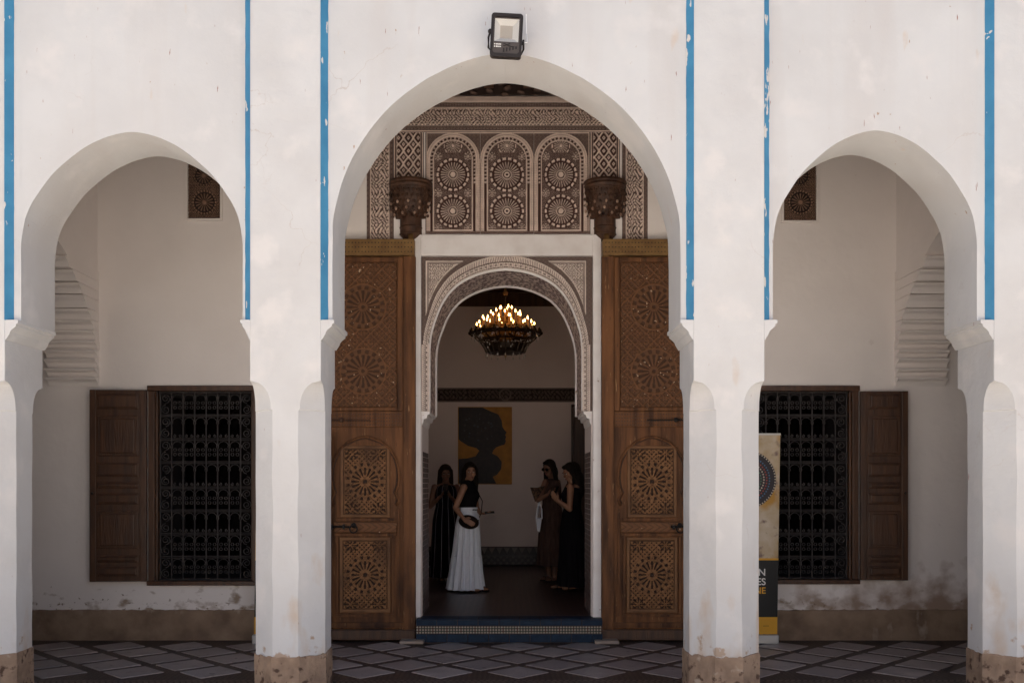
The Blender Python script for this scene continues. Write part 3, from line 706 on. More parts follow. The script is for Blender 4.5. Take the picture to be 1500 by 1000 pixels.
# ------------------------------------------------------------------ windows
def spiral(c, r, turns=1.4, a0=0, sg=1, n=12):
    return [(c[0]+r*(1-.75*k/n)*math.cos(a0+sg*turns*2*math.pi*k/n), c[1], c[2]+r*(1-.75*k/n)*math.sin(a0+sg*turns*2*math.pi*k/n)) for k in range(n+1)]
def window(box, label, side):
    x0, x1, yt, yb = bx(box[0]), bx(box[1]), bz(box[2]), bz(box[3])
    t = thing('window', label, 'window', 'grilled windows of the gallery')
    fw = .066
    fr = MB(); fy0, fy1 = YB-.035, YB+.10
    fr.box(x0-fw, x0, fy0, fy1, yb, yt); fr.box(x1, x1+fw, fy0, fy1, yb, yt); fr.box(x0-fw-.01, x1+fw+.01, fy0-.008, fy1, yt, yt+fw*.85)
    fr.box(x0-fw-.012, x1+fw+.012, fy0-.012, fy1, yb-fw*.7, yb)
    fr.box(x0, x0+.022, fy0+.03, fy1, yb, yt).box(x1-.022, x1, fy0+.03, fy1, yb, yt)
    fr.build('frame', dark_wood, t, bevel=.006)
    MB().box(x0-.001, x0+.02, fy1+.001, YB+DW, yb, yt).box(x1-.02, x1+.001, fy1+.001, YB+DW, yb, yt).box(x0, x1, fy1+.001, YB+DW, yt-.02, yt+.001).box(x0, x1, fy1+.001, YB+DW, yb-.001, yb+.02).build('reveal_shade', shade_m, t)  # added dark boards that paint the shade of the window opening
    gy = YB+.055; gr = MB().box(x0+.022, x1-.022, gy-.007, gy+.007, yb, yb+.012).box(x0+.022, x1-.022, gy-.007, gy+.007, yt-.012, yt).build('grille', iron, t)
    a, b = x0+.022, x1-.022; W = b-a; sc = .125     # scroll borders
    rows = [bz(y) for y in (574, 608, 643, 677, 714, 748, 782, 816, 849)]
    for z in rows[1:-1]:
        MB().box(a, b, gy-.006, gy+.006, z+.006, z+.014).box(a, b, gy-.006, gy+.006, z-.012, z-.004).build('crossbar', iron, gr)
    nb = 7; bars = [a+sc+(W-2*sc)*k/(nb-1) for k in range(nb)]
    for xb_ in bars:
        m2 = MB(); m2.frustum((xb_, gy, yb), (xb_, gy, yt), .0078, .0078, 6)
        for r_i in range(len(rows)-1):
            zm = (rows[r_i]+rows[r_i+1])/2
            m2.lathe([(0, -.03), (.014, -.012), (.017, 0), (.014, .012), (0, .03)], (xb_, gy, rows[r_i]-.075), 6)
        m2.build('bar', iron, gr)
    sw = MB(); wd = bars[1]-bars[0]
    for r_i in range(len(rows)-1):
        zt_, zb_ = rows[r_i], rows[r_i+1]
        for k in range(nb-1):
            cx_ = (bars[k]+bars[k+1])/2
            hw2 = wd/2-.008
            sw.tube([(cx_+hw2*math.cos(q*math.pi/8), gy, zt_-.02-hw2+hw2*math.sin(q*math.pi/8)) for q in range(9)], .0042, 4)
            if r_i in (0, 2, 4, 6, 7):
                zc_ = (zt_+zb_)/2-.012
                for dx in (-.026, .026):
                    for dz in (-.024, .024):
                        sw.tube([(cx_+dx+.016*math.cos(q*math.pi/3), gy, zc_+dz+.016*math.sin(q*math.pi/3)) for q in range(6)], .005, 4, closed=True)
            else:
                for dx in (-.04, .04):
                    sw.tube(spiral((cx_+dx*.8, gy, zb_+.035), .018, 1.2, math.pi/2, 1 if dx > 0 else -1, 8), .005, 4)
        for xs_, sg in ((a+sc*.5, 1), (b-sc*.5, -1)):
            zc_ = (zt_+zb_)/2; hh = (zt_-zb_)/4
            sw.tube(spiral((xs_, gy, zc_+hh*.95), .048, 1.6, -math.pi/2, sg, 18), .0055, 4)
            sw.tube(spiral((xs_, gy, zc_-hh*.95), .048, 1.6, math.pi/2, sg, 18), .0055, 4)
    sw.build('scrollwork', iron, gr)
    for xs_ in (a+.008, b-.008): MB().frustum((xs_, gy, yb), (xs_, gy, yt), .008, .008, 6).build('bar', iron, gr)
    # shutter, folded back against the wall
    hx = x0-fw-.005 if side < 0 else x1+fw+.005
    Wd = (222-142)*SB*1.0 if side < 0 else (1325-1258)*SB
    zt_, zb_ = (bz(572), bz(850)) if side < 0 else (bz(574), bz(848))
    sg = -1 if side < 0 else 1
    sh = MB().box(0, sg*Wd, -.02, .02, zb_, zt_).build('shutter', dark_wood, t, bevel=.004)
    sh.location = (hx, YB-.05, 0); sh.rotation_euler = (0, 0, R(4.0)*(1 if side < 0 else -1))
    MB().box(0, sg*.058, -.032, -.0205, zb_, zt_).box(sg*(Wd-.06), sg*Wd, -.032, -.0205, zb_, zt_).build('stile', dark_wood, sh, bevel=.004)
    bands = [(578, 600, 0), (610, 668, 1), (678, 698, 0), (706, 715, 0), (722, 738, 0), (748, 802, 1), (812, 822, 0), (828, 842, 0)]
    for ya, yb_, big in bands:
        xa, xb2 = sorted((sg*.075, sg*(Wd-.075)))
        pm = MB(); z_a, z_b = bz(yb_), bz(ya)
        pm.box(xa, xb2, -.036, -.0205, z_a, z_b); pm.build('panel', dark_wood, sh, bevel=.009)
        i2 = .035 if big else .018
        MB().box(xa+i2, xb2-i2, -.056, -.0365, z_a+i2*.8, z_b-i2*.8).build('raised_field', dark_wood, sh, bevel=.009)
    MB().ell((sg*(Wd-.03), -.04, bz(722)), .014, nu=10, nv=6).build('knob', black_iron, sh)
    return t
def thing_part(name, parent):
    o = bpy.data.objects.new(name, None); C.objects.link(o); o.parent = parent; return o
window(WL, 'tall window with wrought iron grille left of the doorway, its panelled shutter folded to the left', -1)
window(WR, 'tall window with wrought iron grille right of the doorway, its panelled shutter folded to the right', 1)

# ------------------------------------------------------------------ vents
def ventf(c0):
    def fn(x, y):
        c = c0
        r = np.maximum.reduce([rosette(x, y, c, 297, 17, 16, 24, False, .2)*.9, rosette(x, y, c-1, 258, 14, 14, 20, False, .25)*.7])
        far = (np.hypot(x-c, y-297) > 18) & (np.hypot(x-c+1, y-258) > 15)
        return np.maximum(r, np.where(far, arab(x*1.9, y*1.9)*.65, 0))
    return fn
for x0, x1, y1, lab in ((272, 326, 324, 'carved wooden lattice vent high on the wall above the left window'), (1144, 1198, 327, 'carved wooden lattice vent high on the wall above the right window')):
    t = thing('wall_vent', lab, 'vent', 'lattice vents of the gallery')
    relief('lattice', x0+4, x1-3, 222, y1-4, ventf((x0+x1)/2+1), vent_relief, t, YB-.004, .022, .6)
    MB().box(bx(x0), bx(x0+3.8), YB-.022, YB+.01, bz(y1), bz(218)).box(bx(x1-3), bx(x1), YB-.022, YB+.01, bz(y1), bz(218)).box(bx(x0+3.8), bx(x1-3), YB-.022, YB+.01, bz(y1), bz(y1-3.6)).box(bx(x0+3.8), bx(x1-3), YB-.022, YB+.01, bz(222), bz(218)).build('frame', wall_plaster, t, bevel=.004)

# ------------------------------------------------------------------ door leaves
def door_panel_fn(cx, cy, hw2, hh, n=16):
    def fn(x, y):
        r = np.hypot(x-cx, y-cy); th = np.arctan2(y-cy, x-cx)
        pet = ((r > 8.5) & (r < 20) & (np.cos(n*th) > .25*(1-np.abs(r-14)/9)))
        cen = r < 3
        ring2 = (np.abs(r-25) < 2.2) & (np.cos(n*th+math.pi) > .35)
        dk = pet | cen | ring2
        for sx in (-1, 1):
            for sy in (-1, 1):
                qx, qy = cx+sx*hw2*.56, cy+sy*hh*.80
                r2 = np.hypot(x-qx, y-qy); t2 = np.arctan2(y-qy, x-qx)
                dk |= (r2 > 3.5) & (r2 < 10) & (np.cos(8*t2) > .3)
        far = (r > 29)
        small = (np.cos(x*.95)*np.cos((y-cy)*.95) > .55) & far
        dk |= small
        lines = (np.abs(((x-cx+(y-cy)) % 9.6)-4.8) < .45) | (np.abs(((x-cx-(y-cy)) % 9.6)-4.8) < .45)
        h = np.where(dk, 0, 1.0); h = np.where(lines & ~dk, .55, h)
        e = np.maximum(np.abs(x-cx)-hw2, np.abs(y-cy)-hh)
        return np.where(e > -3, .8, np.where(e > -4.5, .25, h))
    return fn
def upper_fn(cx):
    def fn(x, y):
        u, v = x-cx, y-452
        st_ = (np.abs(((u+v) % 11)-5.5) < 1.0) | (np.abs(((u-v) % 11)-5.5) < 1.0) | (np.abs((u % 15.5)-7.7) < .7) | (np.abs((v % 15.5)-7.7) < .7)
        h = np.where(st_, .95, .45); h = np.where(np.cos(u*.81)*np.cos(v*.81) > .75, .12, h)
        for cy in (452, 545):
            r = np.hypot(x-cx, y-cy); th = np.arctan2(y-cy, x-cx)
            h = np.where(r < 33, .75, h); h = np.where((r > 7) & (r < 24) & (np.cos(16*th) > .1), .08, h); h = np.where((np.abs(r-28.5) < 2.6) & (np.cos(16*th) < -.1), .15, h)
            h = np.where(np.abs(r-33) < .9, 1.0, h); h = np.where(r < 2.5, .1, h)
        return h
    return fn
def door(cx, sg, label, knock):
    """cx: middle of the leaf; sg: +1 when the hinge stile is on its right"""
    t = thing('door_leaf', label, 'door', 'open leaves of the great door')
    y0, y1 = YB-.115, YB-.05; L = lambda a: bx(cx+sg*a)
    def B(a0, a1, p0, p1, ya=y0, yb=y1): return MB().box(L(a0), L(a1), ya, yb, bz(p1), bz(p0))
    B(-73, 73, 379, 934, YB-.09, y1).build('leaf_board', wood, t)
    B(55.5, 73, 379, 934, y0-.004, YB-.0905).build('hinge_stile', wood, t, bevel=.006)
    B(-73, -58, 379, 934, y0-.002, YB-.0905).build('lock_stile', wood, t, bevel=.006)
    # brass studded head band
    B(-73, 72, 355, 378.5, y0-.03, y1+.02).build('head_band', brass, t, bevel=.006)
    st_ = MB()
    for k in range(30):
        for pz_ in (360.5, 367, 373.5): 
            st_.ell((L(-70+k*4.75), y0-.031, bz(pz_)), (.006, .006, .006), nu=6, nv=4)
    o = st_.build('head_stud', black_iron, t); o['kind'] = 'stuff'
    # big carved upper panel and its frame
    relief('upper_carved_panel', cx-55, cx+46 if sg > 0 else cx+55, 388, 597, upper_fn(cx-3*sg), door_relief_dark, t, YB-.092, .016, .7) if sg > 0 else relief('upper_carved_panel', cx-46, cx+55, 388, 597, upper_fn(cx-3*sg), door_relief_dark, t, YB-.092, .016, .7)
    for a0, a1, p0, p1 in ((47, 55, 381, 603), (-57.5, 47, 381, 387.5), (-57.5, 47, 597.5, 603)): B(a0, a1, p0, p1, y0-.006, YB-.0905).build('panel_moulding', wood, t, bevel=.007)
    # studded rail
    B(-57.5, 55, 603.5, 626, y0-.0, YB-.0905).build('studded_rail', wood, t, bevel=.005)
    st_ = MB()
    for k in range(28):
        for pz_ in (608, 613, 618, 623): st_.box(L(-56+k*4)-.006, L(-56+k*4)+.006, y0-.008, y0, bz(pz_)-.005, bz(pz_)+.005)
    o = st_.build('stud_row', corbel_m, t); o['kind'] = 'stuff'
    # wicket arch moulding (horseshoe)
    pts = [(-46, 740), (-49, 733), (-47, 728), (-44, 722), (-48, 712), (-49.5, 700), (-48.5, 686), (-44, 671), (-36, 658), (-24, 648), (-10, 642), (0, 640)]
    pts = pts + [(-a, b) for a, b in pts[::-1][1:]]
    MB().tube([(L(a), y0+.012, bz(b)) for a, b in pts], .014, 6).build('wicket_arch', wood, t, smooth=True)
    MB().tube([(L(a*.94), y0+.016, bz(690+(b-690)*.95)) for a, b in pts], .006, 5).build('wicket_arch', corbel_m, t, smooth=True)
    # two carved panels
    relief('carved_panel', cx-36, cx+36, 653, 757, door_panel_fn(cx, 705, 34.5, 51), door_relief, t, YB-.094, .02, .6)
    relief('carved_panel', cx-37, cx+37, 786, 895, door_panel_fn(cx, 840, 35.5, 53), door_relief, t, YB-.094, .02, .6)
    for a0, a1, p0, p1 in ((-42, 42, 758, 762), (-46, 46, 780, 784), (-42, -38.5, 784.5, 897), (38.5, 42, 784.5, 897), (-42, 42, 897.5, 901), (47, 50, 745, 900), (-50, -47, 745, 900)):
        B(a0, a1, p0, p1, y0+.004, YB-.0905).build('panel_moulding', wood, t, bevel=.004)
    relief('lock_rail', min(cx-46, cx+46), max(cx-46, cx+46), 763, 779.5, lambda x, y: .55+.45*(np.abs(((x*.9+np.abs(y-771)*1.4) % 9)-4.5) > 1.3)*(np.abs(y-771) < 6.5), door_relief_dark, t, y0+.012, .008, .7)
    B(-60, 58, 909, 916, y0-.008, YB-.0905).build('bottom_rail', wood, t, bevel=.005)
    B(-73, 73, 919, 934, y0-.028, y1).build('kick_board', dark_wood, t, bevel=.008)
    # ironmongery
    kx = L(knock[0]); kz = bz(knock[1])
    rg = MB(); rg.tube([(kx+.038*math.cos(q*math.pi/8), y0-.03, kz-.025+.038*math.sin(q*math.pi/8)) for q in range(16)], .008, 6, closed=True)
    kn = MB().ell((kx, y0-.01, kz+.012), (.028, .014, .028), nu=12, nv=6).build('knocker_plate', black_iron, t, smooth=True); rg.build('ring', black_iron, kn, smooth=True)
    bl = MB(); bl.tube([(L(-54), y0-.02, bz(770)), (L(-22) if knock[0] > -25 else L(-26), y0-.02, bz(770.5))], .011, 6); bl.box(L(-50), L(-46), y0-.036, y0, bz(774), bz(767)); bl.box(L(-32), L(-29), y0-.032, y0, bz(774), bz(767)); bl.build('bolt', black_iron, t)
    bl = MB(); bl.tube([(L(-52), y0-.018, bz(616)), (L(8), y0-.018, bz(616.5))], .007, 5); bl.ell((L(-34), y0-.024, bz(616)), (.026, .018, .026), nu=10, nv=6); bl.build('latch_bar', black_iron if sg < 0 else corbel_m, t)
    # pivot post
    m2 = MB(); m2.frustum((L(66), YB-.10, bz(380)), (L(66), YB-.10, bz(347)), .035, .028, 12); m2.build('pivot_post', brass, t, smooth=True)
    hg = MB()
    return t
door(537, 1, 'great carved wooden door leaf, left one, folded open against the wall', (-16, 770))
door(953, -1, 'great carved wooden door leaf, right one, folded open against the wall', (-40, 770))

# wooden brackets
def corbel(pc, label):
    t = thing('muqarnas_bracket', label, 'bracket', 'wooden brackets above the door leaves')
    c = (bx(pc), YB, 0); A0, A1 = math.pi, 2*math.pi
    r1 = .222
    pr = [(r1*.93, bz(268)), (r1, bz(268)), (r1*1.02, bz(271)), (r1*.97, bz(273)), (r1*1.0, bz(276)), (r1*.95, bz(279)), (r1*.95, bz(281))]
    MB().lathe([(0, bz(268))]+pr+[(0, bz(281))], c, 24, A0, A1).build('rim', corbel_m, t)
    # plants / cobweb tuft on top left out; drum with niches
    MB().lathe([(.0, bz(281)), (.195, bz(281)), (.195, bz(296)), (.18, bz(312)), (.09, bz(316)), (0, bz(316))], c, 20, A0, A1).build('core', dark_wood, t)
    tiers = [(279, 289, .212, 13, .0), (286, 297, .208, 12, .5), (294, 306, .205, 11, 0), (303, 315, .198, 10, .5), (309, 322, .175, 9, 0)]
    for ti, (ya, yb_, r, n, off) in enumerate(tiers):
        m2 = MB()
        for k in range(n):
            a = A0+(k+.5+(off-.25)*.5)*math.pi/n
            if not A0+.05 < a < A1-.05: continue
            d = Vector((math.cos(a), math.sin(a), 0)); tn = Vector((-d.y, d.x, 0)); w2 = math.pi*r/n*.42
            o_ = Vector(c)+d*r; zt_, zb_ = bz(ya), bz(yb_)
            v = [o_+tn*-w2+Vector((0, 0, zt_)), o_+tn*w2+Vector((0, 0, zt_)), o_+tn*w2-d*.012+Vector((0, 0, zt_*.4+zb_*.6)), o_-d*.02+Vector((0, 0, zb_)), o_-tn*w2-d*.012+Vector((0, 0, zt_*.4+zb_*.6)),]
            inn = [p-d*.05 for p in v]
            m2.add(v+inn, [(0, 1, 2, 3, 4), (0, 5, 6, 1), (1, 6, 7, 2), (2, 7, 8, 3), (3, 8, 9, 4), (4, 9, 5, 0)])
            q = o_+d*.006+Vector((0, 0, zb_*.7+zt_*.3)); m2.ell(q, (w2*.55, w2*.55, .018), nu=6, nv=4, mi=1 if (k+ti) % 2 and ti > 1 else 0)
        m2.build('niche_tier', [corbel_m, mat('bracket tips', (.50, .34, .25), .6, (.16, .08, .05), 20, 0)], t)
    r2 = .112
    MB().lathe([(0, bz(318)), (r2*.95, bz(318)), (r2, bz(322)), (r2, bz(333)), (r2*1.06, bz(334.5)), (r2, bz(336)), (r2*1.0, bz(343)), (r2*1.06, bz(344)), (r2*.9, bz(347)), (r2*.6, bz(352)), (r2*.4, bz(354)), (0, bz(354))], c, 20, A0, A1).build('neck', corbel_m, t)
corbel(602, 'dark muqarnas carved wooden bracket above the left door leaf')
corbel(886, 'dark muqarnas carved wooden bracket above the right door leaf')
# stone wedges at the feet of the doors
for x0, x1, lab in ((586, 621, 'pale stone slab on the floor under the corner of the left door leaf'), (871, 906, 'pale stone slab on the floor under the corner of the right door leaf')):
    d = 9.66; o = MB().box(X(x0, d), X(x1, d), d-.06, d+.12, .006, .038).build('stone_slab', mat('pale stone', (.38, .30, .25), .8, (.28, .22, .18), 12, .3), None, bevel=.008)
    tag(o, lab, 'stone', 'slabs under the door leaves')

# ------------------------------------------------------------------ floodlight
fl = thing('floodlight', 'small black square floodlight fixed over the crown of the central arch', 'floodlight')
fl.location = (X(742, 6.85), 6.86, Z(53, 6.85)); fl.rotation_euler = (R(7), R(3.2), 0)
blackp = mat('black housing', (.022, .017, .016), .42, None, 5, .1, 80); grey_p = mat('grey housing face', (.075, .062, .058), .4, None, 5, .05)
W2, H2 = .113, .145
def rr(hw, hh, bulge=.008, n=6):
    p = []
    for (sx, sy, a) in ((1, 1, 0), (-1, 1, 90), (-1, -1, 180), (1, -1, 270)):
        for k in range(n+1):
            t = R(a+90*k/n); p.append((sx*(hw-.02)+.02*math.cos(t), sy*(hh-.02)+.02*math.sin(t)))
    return [(x, z+(bulge*(1-(x/hw)**2)*(1 if z > 0 else -1))) for x, z in p]
m2 = MB(); out_, inn_ = rr(W2, H2), rr(W2-.017, H2-.022, .003); n = len(out_)
vs_ = [(a, -.035, b) for a, b in out_]+[(a, -.035, b) for a, b in inn_]+[(a, .03, b) for a, b in out_]+[(a, -.018, b) for a, b in inn_]
m2.add(vs_, [f for i in range(n) for f in ((i, (i+1) % n, n+(i+1) % n, n+i), (i, 2*n+i, 2*n+(i+1) % n, (i+1) % n), (n+i, n+(i+1) % n, 3*n+(i+1) % n, 3*n+i))]+[tuple(range(2*n, 3*n))])
m2.build('housing', blackp, fl)
# face: reflector opening above, grey plate below
x0, x1, zb_, zt_ = -.086, .086, -.042, .112
m2 = MB(); m2.box(-.095, .095, -.026, -.02, -.122, -.0425).box(-.095, x0, -.026, -.02, -.042, .12).box(x1, .095, -.026, -.02, -.042, .12).box(x0, x1, -.026, -.02, .1122, .12); m2.build('face_plate', grey_p, fl)
refl = mat('reflector', (.93, .91, .88), .3, None, 5, 0); led = mat('led plate', (.62, .56, .50), .5, None, 5, 0)
m2 = MB(); a_, b_, c_, e_ = x0+.038, x1-.045, zb_+.032, zt_-.035
F4 = [(x0, -.024, zb_), (x1, -.024, zb_), (x1, -.024, zt_), (x0, -.024, zt_)]; I4 = [(a_, .012, c_), (b_, .012, c_), (b_, .012, e_), (a_, .012, e_)]
m2.add(F4+I4, [(0, 1, 5, 4), (1, 2, 6, 5), (2, 3, 7, 6), (3, 0, 4, 7)]); m2.build('reflector', refl, fl)
MB().box(a_, b_, .0125, .018, c_, e_).build('led_plate', led, fl)
gl = bpy.data.materials.new('lamp glass'); gl.use_nodes = True; b = gl.node_tree.nodes['Principled BSDF']; b.inputs['Transmission Weight'].default_value = 1; b.inputs['Roughness'].default_value = .05; b.inputs['IOR'].default_value = 1.1
MB().box(x0+.001, x1-.001, -.0275, -.0265, zb_+.001, zt_-.001).build('glass', gl, fl)
m2 = MB()
for k, (a, b2) in enumerate(((-.085, -.077), (-.072, -.058), (-.055, -.045), (-.042, -.036))):
    for zz in (-.062, -.078): m2.box(a, b2, -.0275, -.0262, zz-.004, zz+.004)
m2.build('small_print', white_print, fl)
m2 = MB()
for k in range(5): m2.box(-.02+k*.022, -.010+k*.022, -.03, -.0262, -.116+.006*k, -.088+.004*k)
m2.tube([(-.02, -.028, -.055), (.02, -.028, -.072), (.06, -.028, -.078)], .004, 4); m2.tube([(-.02, -.028, -.075), (.02, -.028, -.06), (.03, -.028, -.055)], .004, 4)
m2.build('cooling_fins', blackp, fl)
m2 = MB(); m2.tube([(-.120, -.0, .02), (-.130, .03, .0), (-.13, .10, -.05), (-.11, .175, -.06), (.11, .175, -.06), (.125, .10, -.05), (.122, .0, -.02)], .008, 6)
m2.ell((-.118, 0, .03), .018, nu=8, nv=6); m2.ell((.118, 0, -.04), .014, nu=8, nv=6); m2.build('bracket', blackp, fl)
MB().tube([(.1, .03, -.03), (.15, .10, -.0), (.14, .17, .08), (.13, .176, .22)], .004, 5).build('cable', refl, fl)

# ------------------------------------------------------------------ banners
def banner(xr, label, printed, W=.85):
    d = YB-.22; t = thing('roll_up_banner', label, 'banner', 'roll-up banners standing before the windows')
    s_ = d/F; z = lambda py: EYE+(HY-py)*s_
    t.location = (xr, d, 0); t.rotation_euler = (0, 0, 0)
    lean = .034
    def sheet(name, x0, x1, z0, z1_, y, m): 
        f = lambda zz: lean*(zz/2.1)
        return MB().add([(x0+f(z0), y, z0), (x1+f(z0), y, z0), (x1+f(z1_), y, z1_), (x0+f(z1_), y, z1_)], [(0, 1, 2, 3)]).build(name, m, t)
    mb = MB(); zz0, zz1 = z(928), z(637)
    mb.add([(-W, -.002, zz0), (0, -.002, zz0), (lean, -.002, zz1), (-W+lean, -.002, zz1), (-W, .002, zz0), (0, .002, zz0), (lean, .002, zz1), (-W+lean, .002, zz1)], [(0, 1, 2, 3), (4, 7, 6, 5), (0, 4, 5, 1), (1, 5, 6, 2), (2, 6, 7, 3), (3, 7, 4, 0)])
    mb.build('fabric', gold, t)
    sheet('black_band', -W, 0, z(903), z(820), -.005, black_print); sheet('yellow_band', -W, 0, zz0, z(903), -.005, yellow_print); sheet('orange_line', -W, 0, z(820), z(817), -.005, yellow_print)
    MB().box(-W-.005, .005, -.07, .07, .005, zz0).build('base', alu, t, bevel=.01)
    MB().box(-W+lean-.003, lean+.003, -.009, .009, zz1, zz1+.018).build('top_rail', alu, t)
    MB().frustum((-W/2, .03, .06), (-W/2+lean, .02, zz1), .008, .008, 8).build('pole', alu, t)
    if printed:
        # beaded disc
        cx_, cz_ = X(1094, d)-xr, z(702); mb = MB(); cols = [mat('bead %s' % n, c, .5, None, 5, 0) for n, c in (('dark', (.03, .025, .03)), ('red', (.30, .05, .04)), ('blue', (.06, .13, .24)), ('pale', (.45, .38, .30)), ('green', (.07, .14, .09)))]
        mb.add([(cx_+.295*math.cos(a*math.pi/24), -.005, cz_+.295*math.sin(a*math.pi/24)) for a in range(48)], [tuple(range(48))[::-1]], 0)
        for ri in range(1, 11):
            r = .285*ri/10; nn = max(5, int(2*math.pi*r/.028))
            for k in range(nn):
                a = 2*math.pi*k/nn+ri*.3; q = .0095
                p = (cx_+r*math.cos(a), cz_+r*math.sin(a)); mb.add([(p[0]-q, -.0062, p[1]), (p[0], -.0062, p[1]-q), (p[0]+q, -.0062, p[1]), (p[0], -.0062, p[1]+q)], [(0, 1, 2, 3)], [1, 3, 2, 1, 4, 3, 1, 2, 0, 3][(ri-1)])
        mb.build('beaded_disc', cols, t)
        mb = MB(); P_ = [(-.36, z(755)), (-.30, z(765)), (-.27, z(785)), (-.24, z(803)), (-.19, z(817)), (-.5, z(817)), (-.5, z(755))]
        mb.add([(a, -.0055, b) for a, b in P_], [tuple(range(len(P_)))]); mb.build('printed_shoulder', mat('brown print', (.10, .05, .035), .5, (.05, .025, .02), 9, 0), t)
        for txt, py, m, sz in (('N', 842.3, white_print, .098), ('ES', 856, white_print, .098), ('NE', 868.5, yellow_print, .09)):
            cu = bpy.data.curves.new('lettering', 'FONT'); cu.body = txt; cu.size = sz; cu.align_x = 'RIGHT'; cu.extrude = .0005; cu.offset = .0015
            tmp = bpy.data.objects.new('lettering_curve', cu); me = bpy.data.meshes.new_from_object(tmp); bpy.data.objects.remove(tmp); me.materials.clear(); me.materials.append(m)
            o = bpy.data.objects.new('lettering', me); C.objects.link(o); o.parent = t
            o.location = (X(1121.5, d)-xr, -.007, z(py)); o.rotation_euler = (R(90), 0, 0)
        mb = MB()
        for k in range(5): mb.box(-.14+k*.012, -.132+k*.012, -.0062, -.0055, z(916)-.003, z(916)+.003)
        mb.build('fine_print', black_print, t)
    return t
dB = YB-.22
banner(X(1138, dB), 'roll-up banner with beaded disc and black and yellow foot beside the right window', True)
banner(X(373.5, dB)+.73, 'roll-up banner hidden behind the pillar left of the door, only its left edge showing', False, .74)

# ------------------------------------------------------------------ chandelier
ch = thing('chandelier', 'dark bronze chandelier with tiers of lit candle bulbs hanging in the hall', 'chandelier')
dc = 13.0; ccx = X(740.5, dc); zc = lambda py: Z(py, dc)
ch.location = (ccx, dc, 0)
bronze = mat('dark bronze', (.035, .022, .014), .4, (.05, .03, .018), 10, .2, 60, metal=.6)
fm = bpy.data.materials.new('flame bulb'); fm.use_nodes = True; b = fm.node_tree.nodes['Principled BSDF']
b.inputs['Base Color'].default_value = (.9, .6, .3, 1); b.inputs['Emission Color'].default_value = (1, .46, .13, 1); b.inputs['Emission Strength'].default_value = 8.0
crys = mat('crystal drop', (.55, .50, .45), .1, None, 5, 0, spec=.8)
candle_m = mat('candle sleeve', (.45, .26, .10), .5, None, 5, 0)  # orange light of the flames is put into the sleeve colour
MB().frustum((0, 0, zc(500)), (0, 0, 4.84), .007, .007, 6).build('chain_rod', bronze, ch)
MB().lathe([(0, zc(432)), (.03, zc(432)), (.035, zc(428)), (.02, zc(426)), (.008, zc(422)), (0, zc(422))], n=12).build('hanging_cap', brass, ch)
amber = mat('flamelit bronze', (.42, .22, .07), .35, (.16, .08, .03), 30, .2, 60, metal=.5)  # same bronze, with the amber glow of the flames painted in
MB().lathe([(0, zc(446)), (.012, zc(450)), (.03, zc(455)), (.014, zc(459)), (.045, zc(466)), (.02, zc(472)), (.07, zc(479)), (.03, zc(486)), (.09, zc(497)), (.05, zc(508)), (.02, zc(518)), (0, zc(526))], n=16).build('centre_column', amber, ch)
tiersC = [(.39, 487, 14, 473.5), (.31, 482, 12, 466), (.20, 475, 9, 458), (.085, 466, 5, 450)]
flame0 = sleeve0 = None
for ti, (r, yr_, n, yf) in enumerate(tiersC):
    zr, zf = zc(yr_), zc(yf)
    bmat = bronze if ti < 1 else amber
    MB().tube([(r*math.cos(k*math.pi/16), r*math.sin(k*math.pi/16), zr-.03) for k in range(32)], .012, 5, closed=True).build('hoop', bmat, ch)
    for k in range(n):
        a = 2*math.pi*(k+.37*ti)/n+random.uniform(-.05, .05); p = (r*math.cos(a), r*math.sin(a)); dz = random.uniform(-.012, .012)
        m2 = MB(); m2.tube([(p[0]*.15, p[1]*.15, zr-.02), (p[0]*.45, p[1]*.45, zr-.085), (p[0]*.8, p[1]*.8, zr-.10), (p[0]*1.06, p[1]*1.06, zr-.06), (p[0], p[1], zr-.012)], .008, 5); m2.lathe([(0, -.014), (.012, -.01), (.026, .006), (.018, .016), (.0, .018)], (p[0], p[1], zr-.005), 8)
        m2.build('arm', bmat, ch)
        if flame0 is None:
            sleeve0 = MB().frustum((0, 0, 0), (0, 0, 1), .010, .010, 8).build('candle', candle_m, ch); sleeve0.location = (p[0], p[1], zr); sleeve0.scale = (1, 1, zf-.025-zr)
            flame0 = MB().lathe([(0, -.020), (.007, -.016), (.0105, -.007), (.0095, 0), (.005, .013), (0, .028)], n=8).build('flame_bulb', fm, ch, smooth=True); flame0.location = (p[0], p[1], zf)
        else:
            c_ = copyobj(sleeve0, (p[0], p[1], zr), ch); c_.scale = (1, 1, max(.02, zf+dz-.025-zr)); copyobj(flame0, (p[0], p[1], zf+dz), ch)
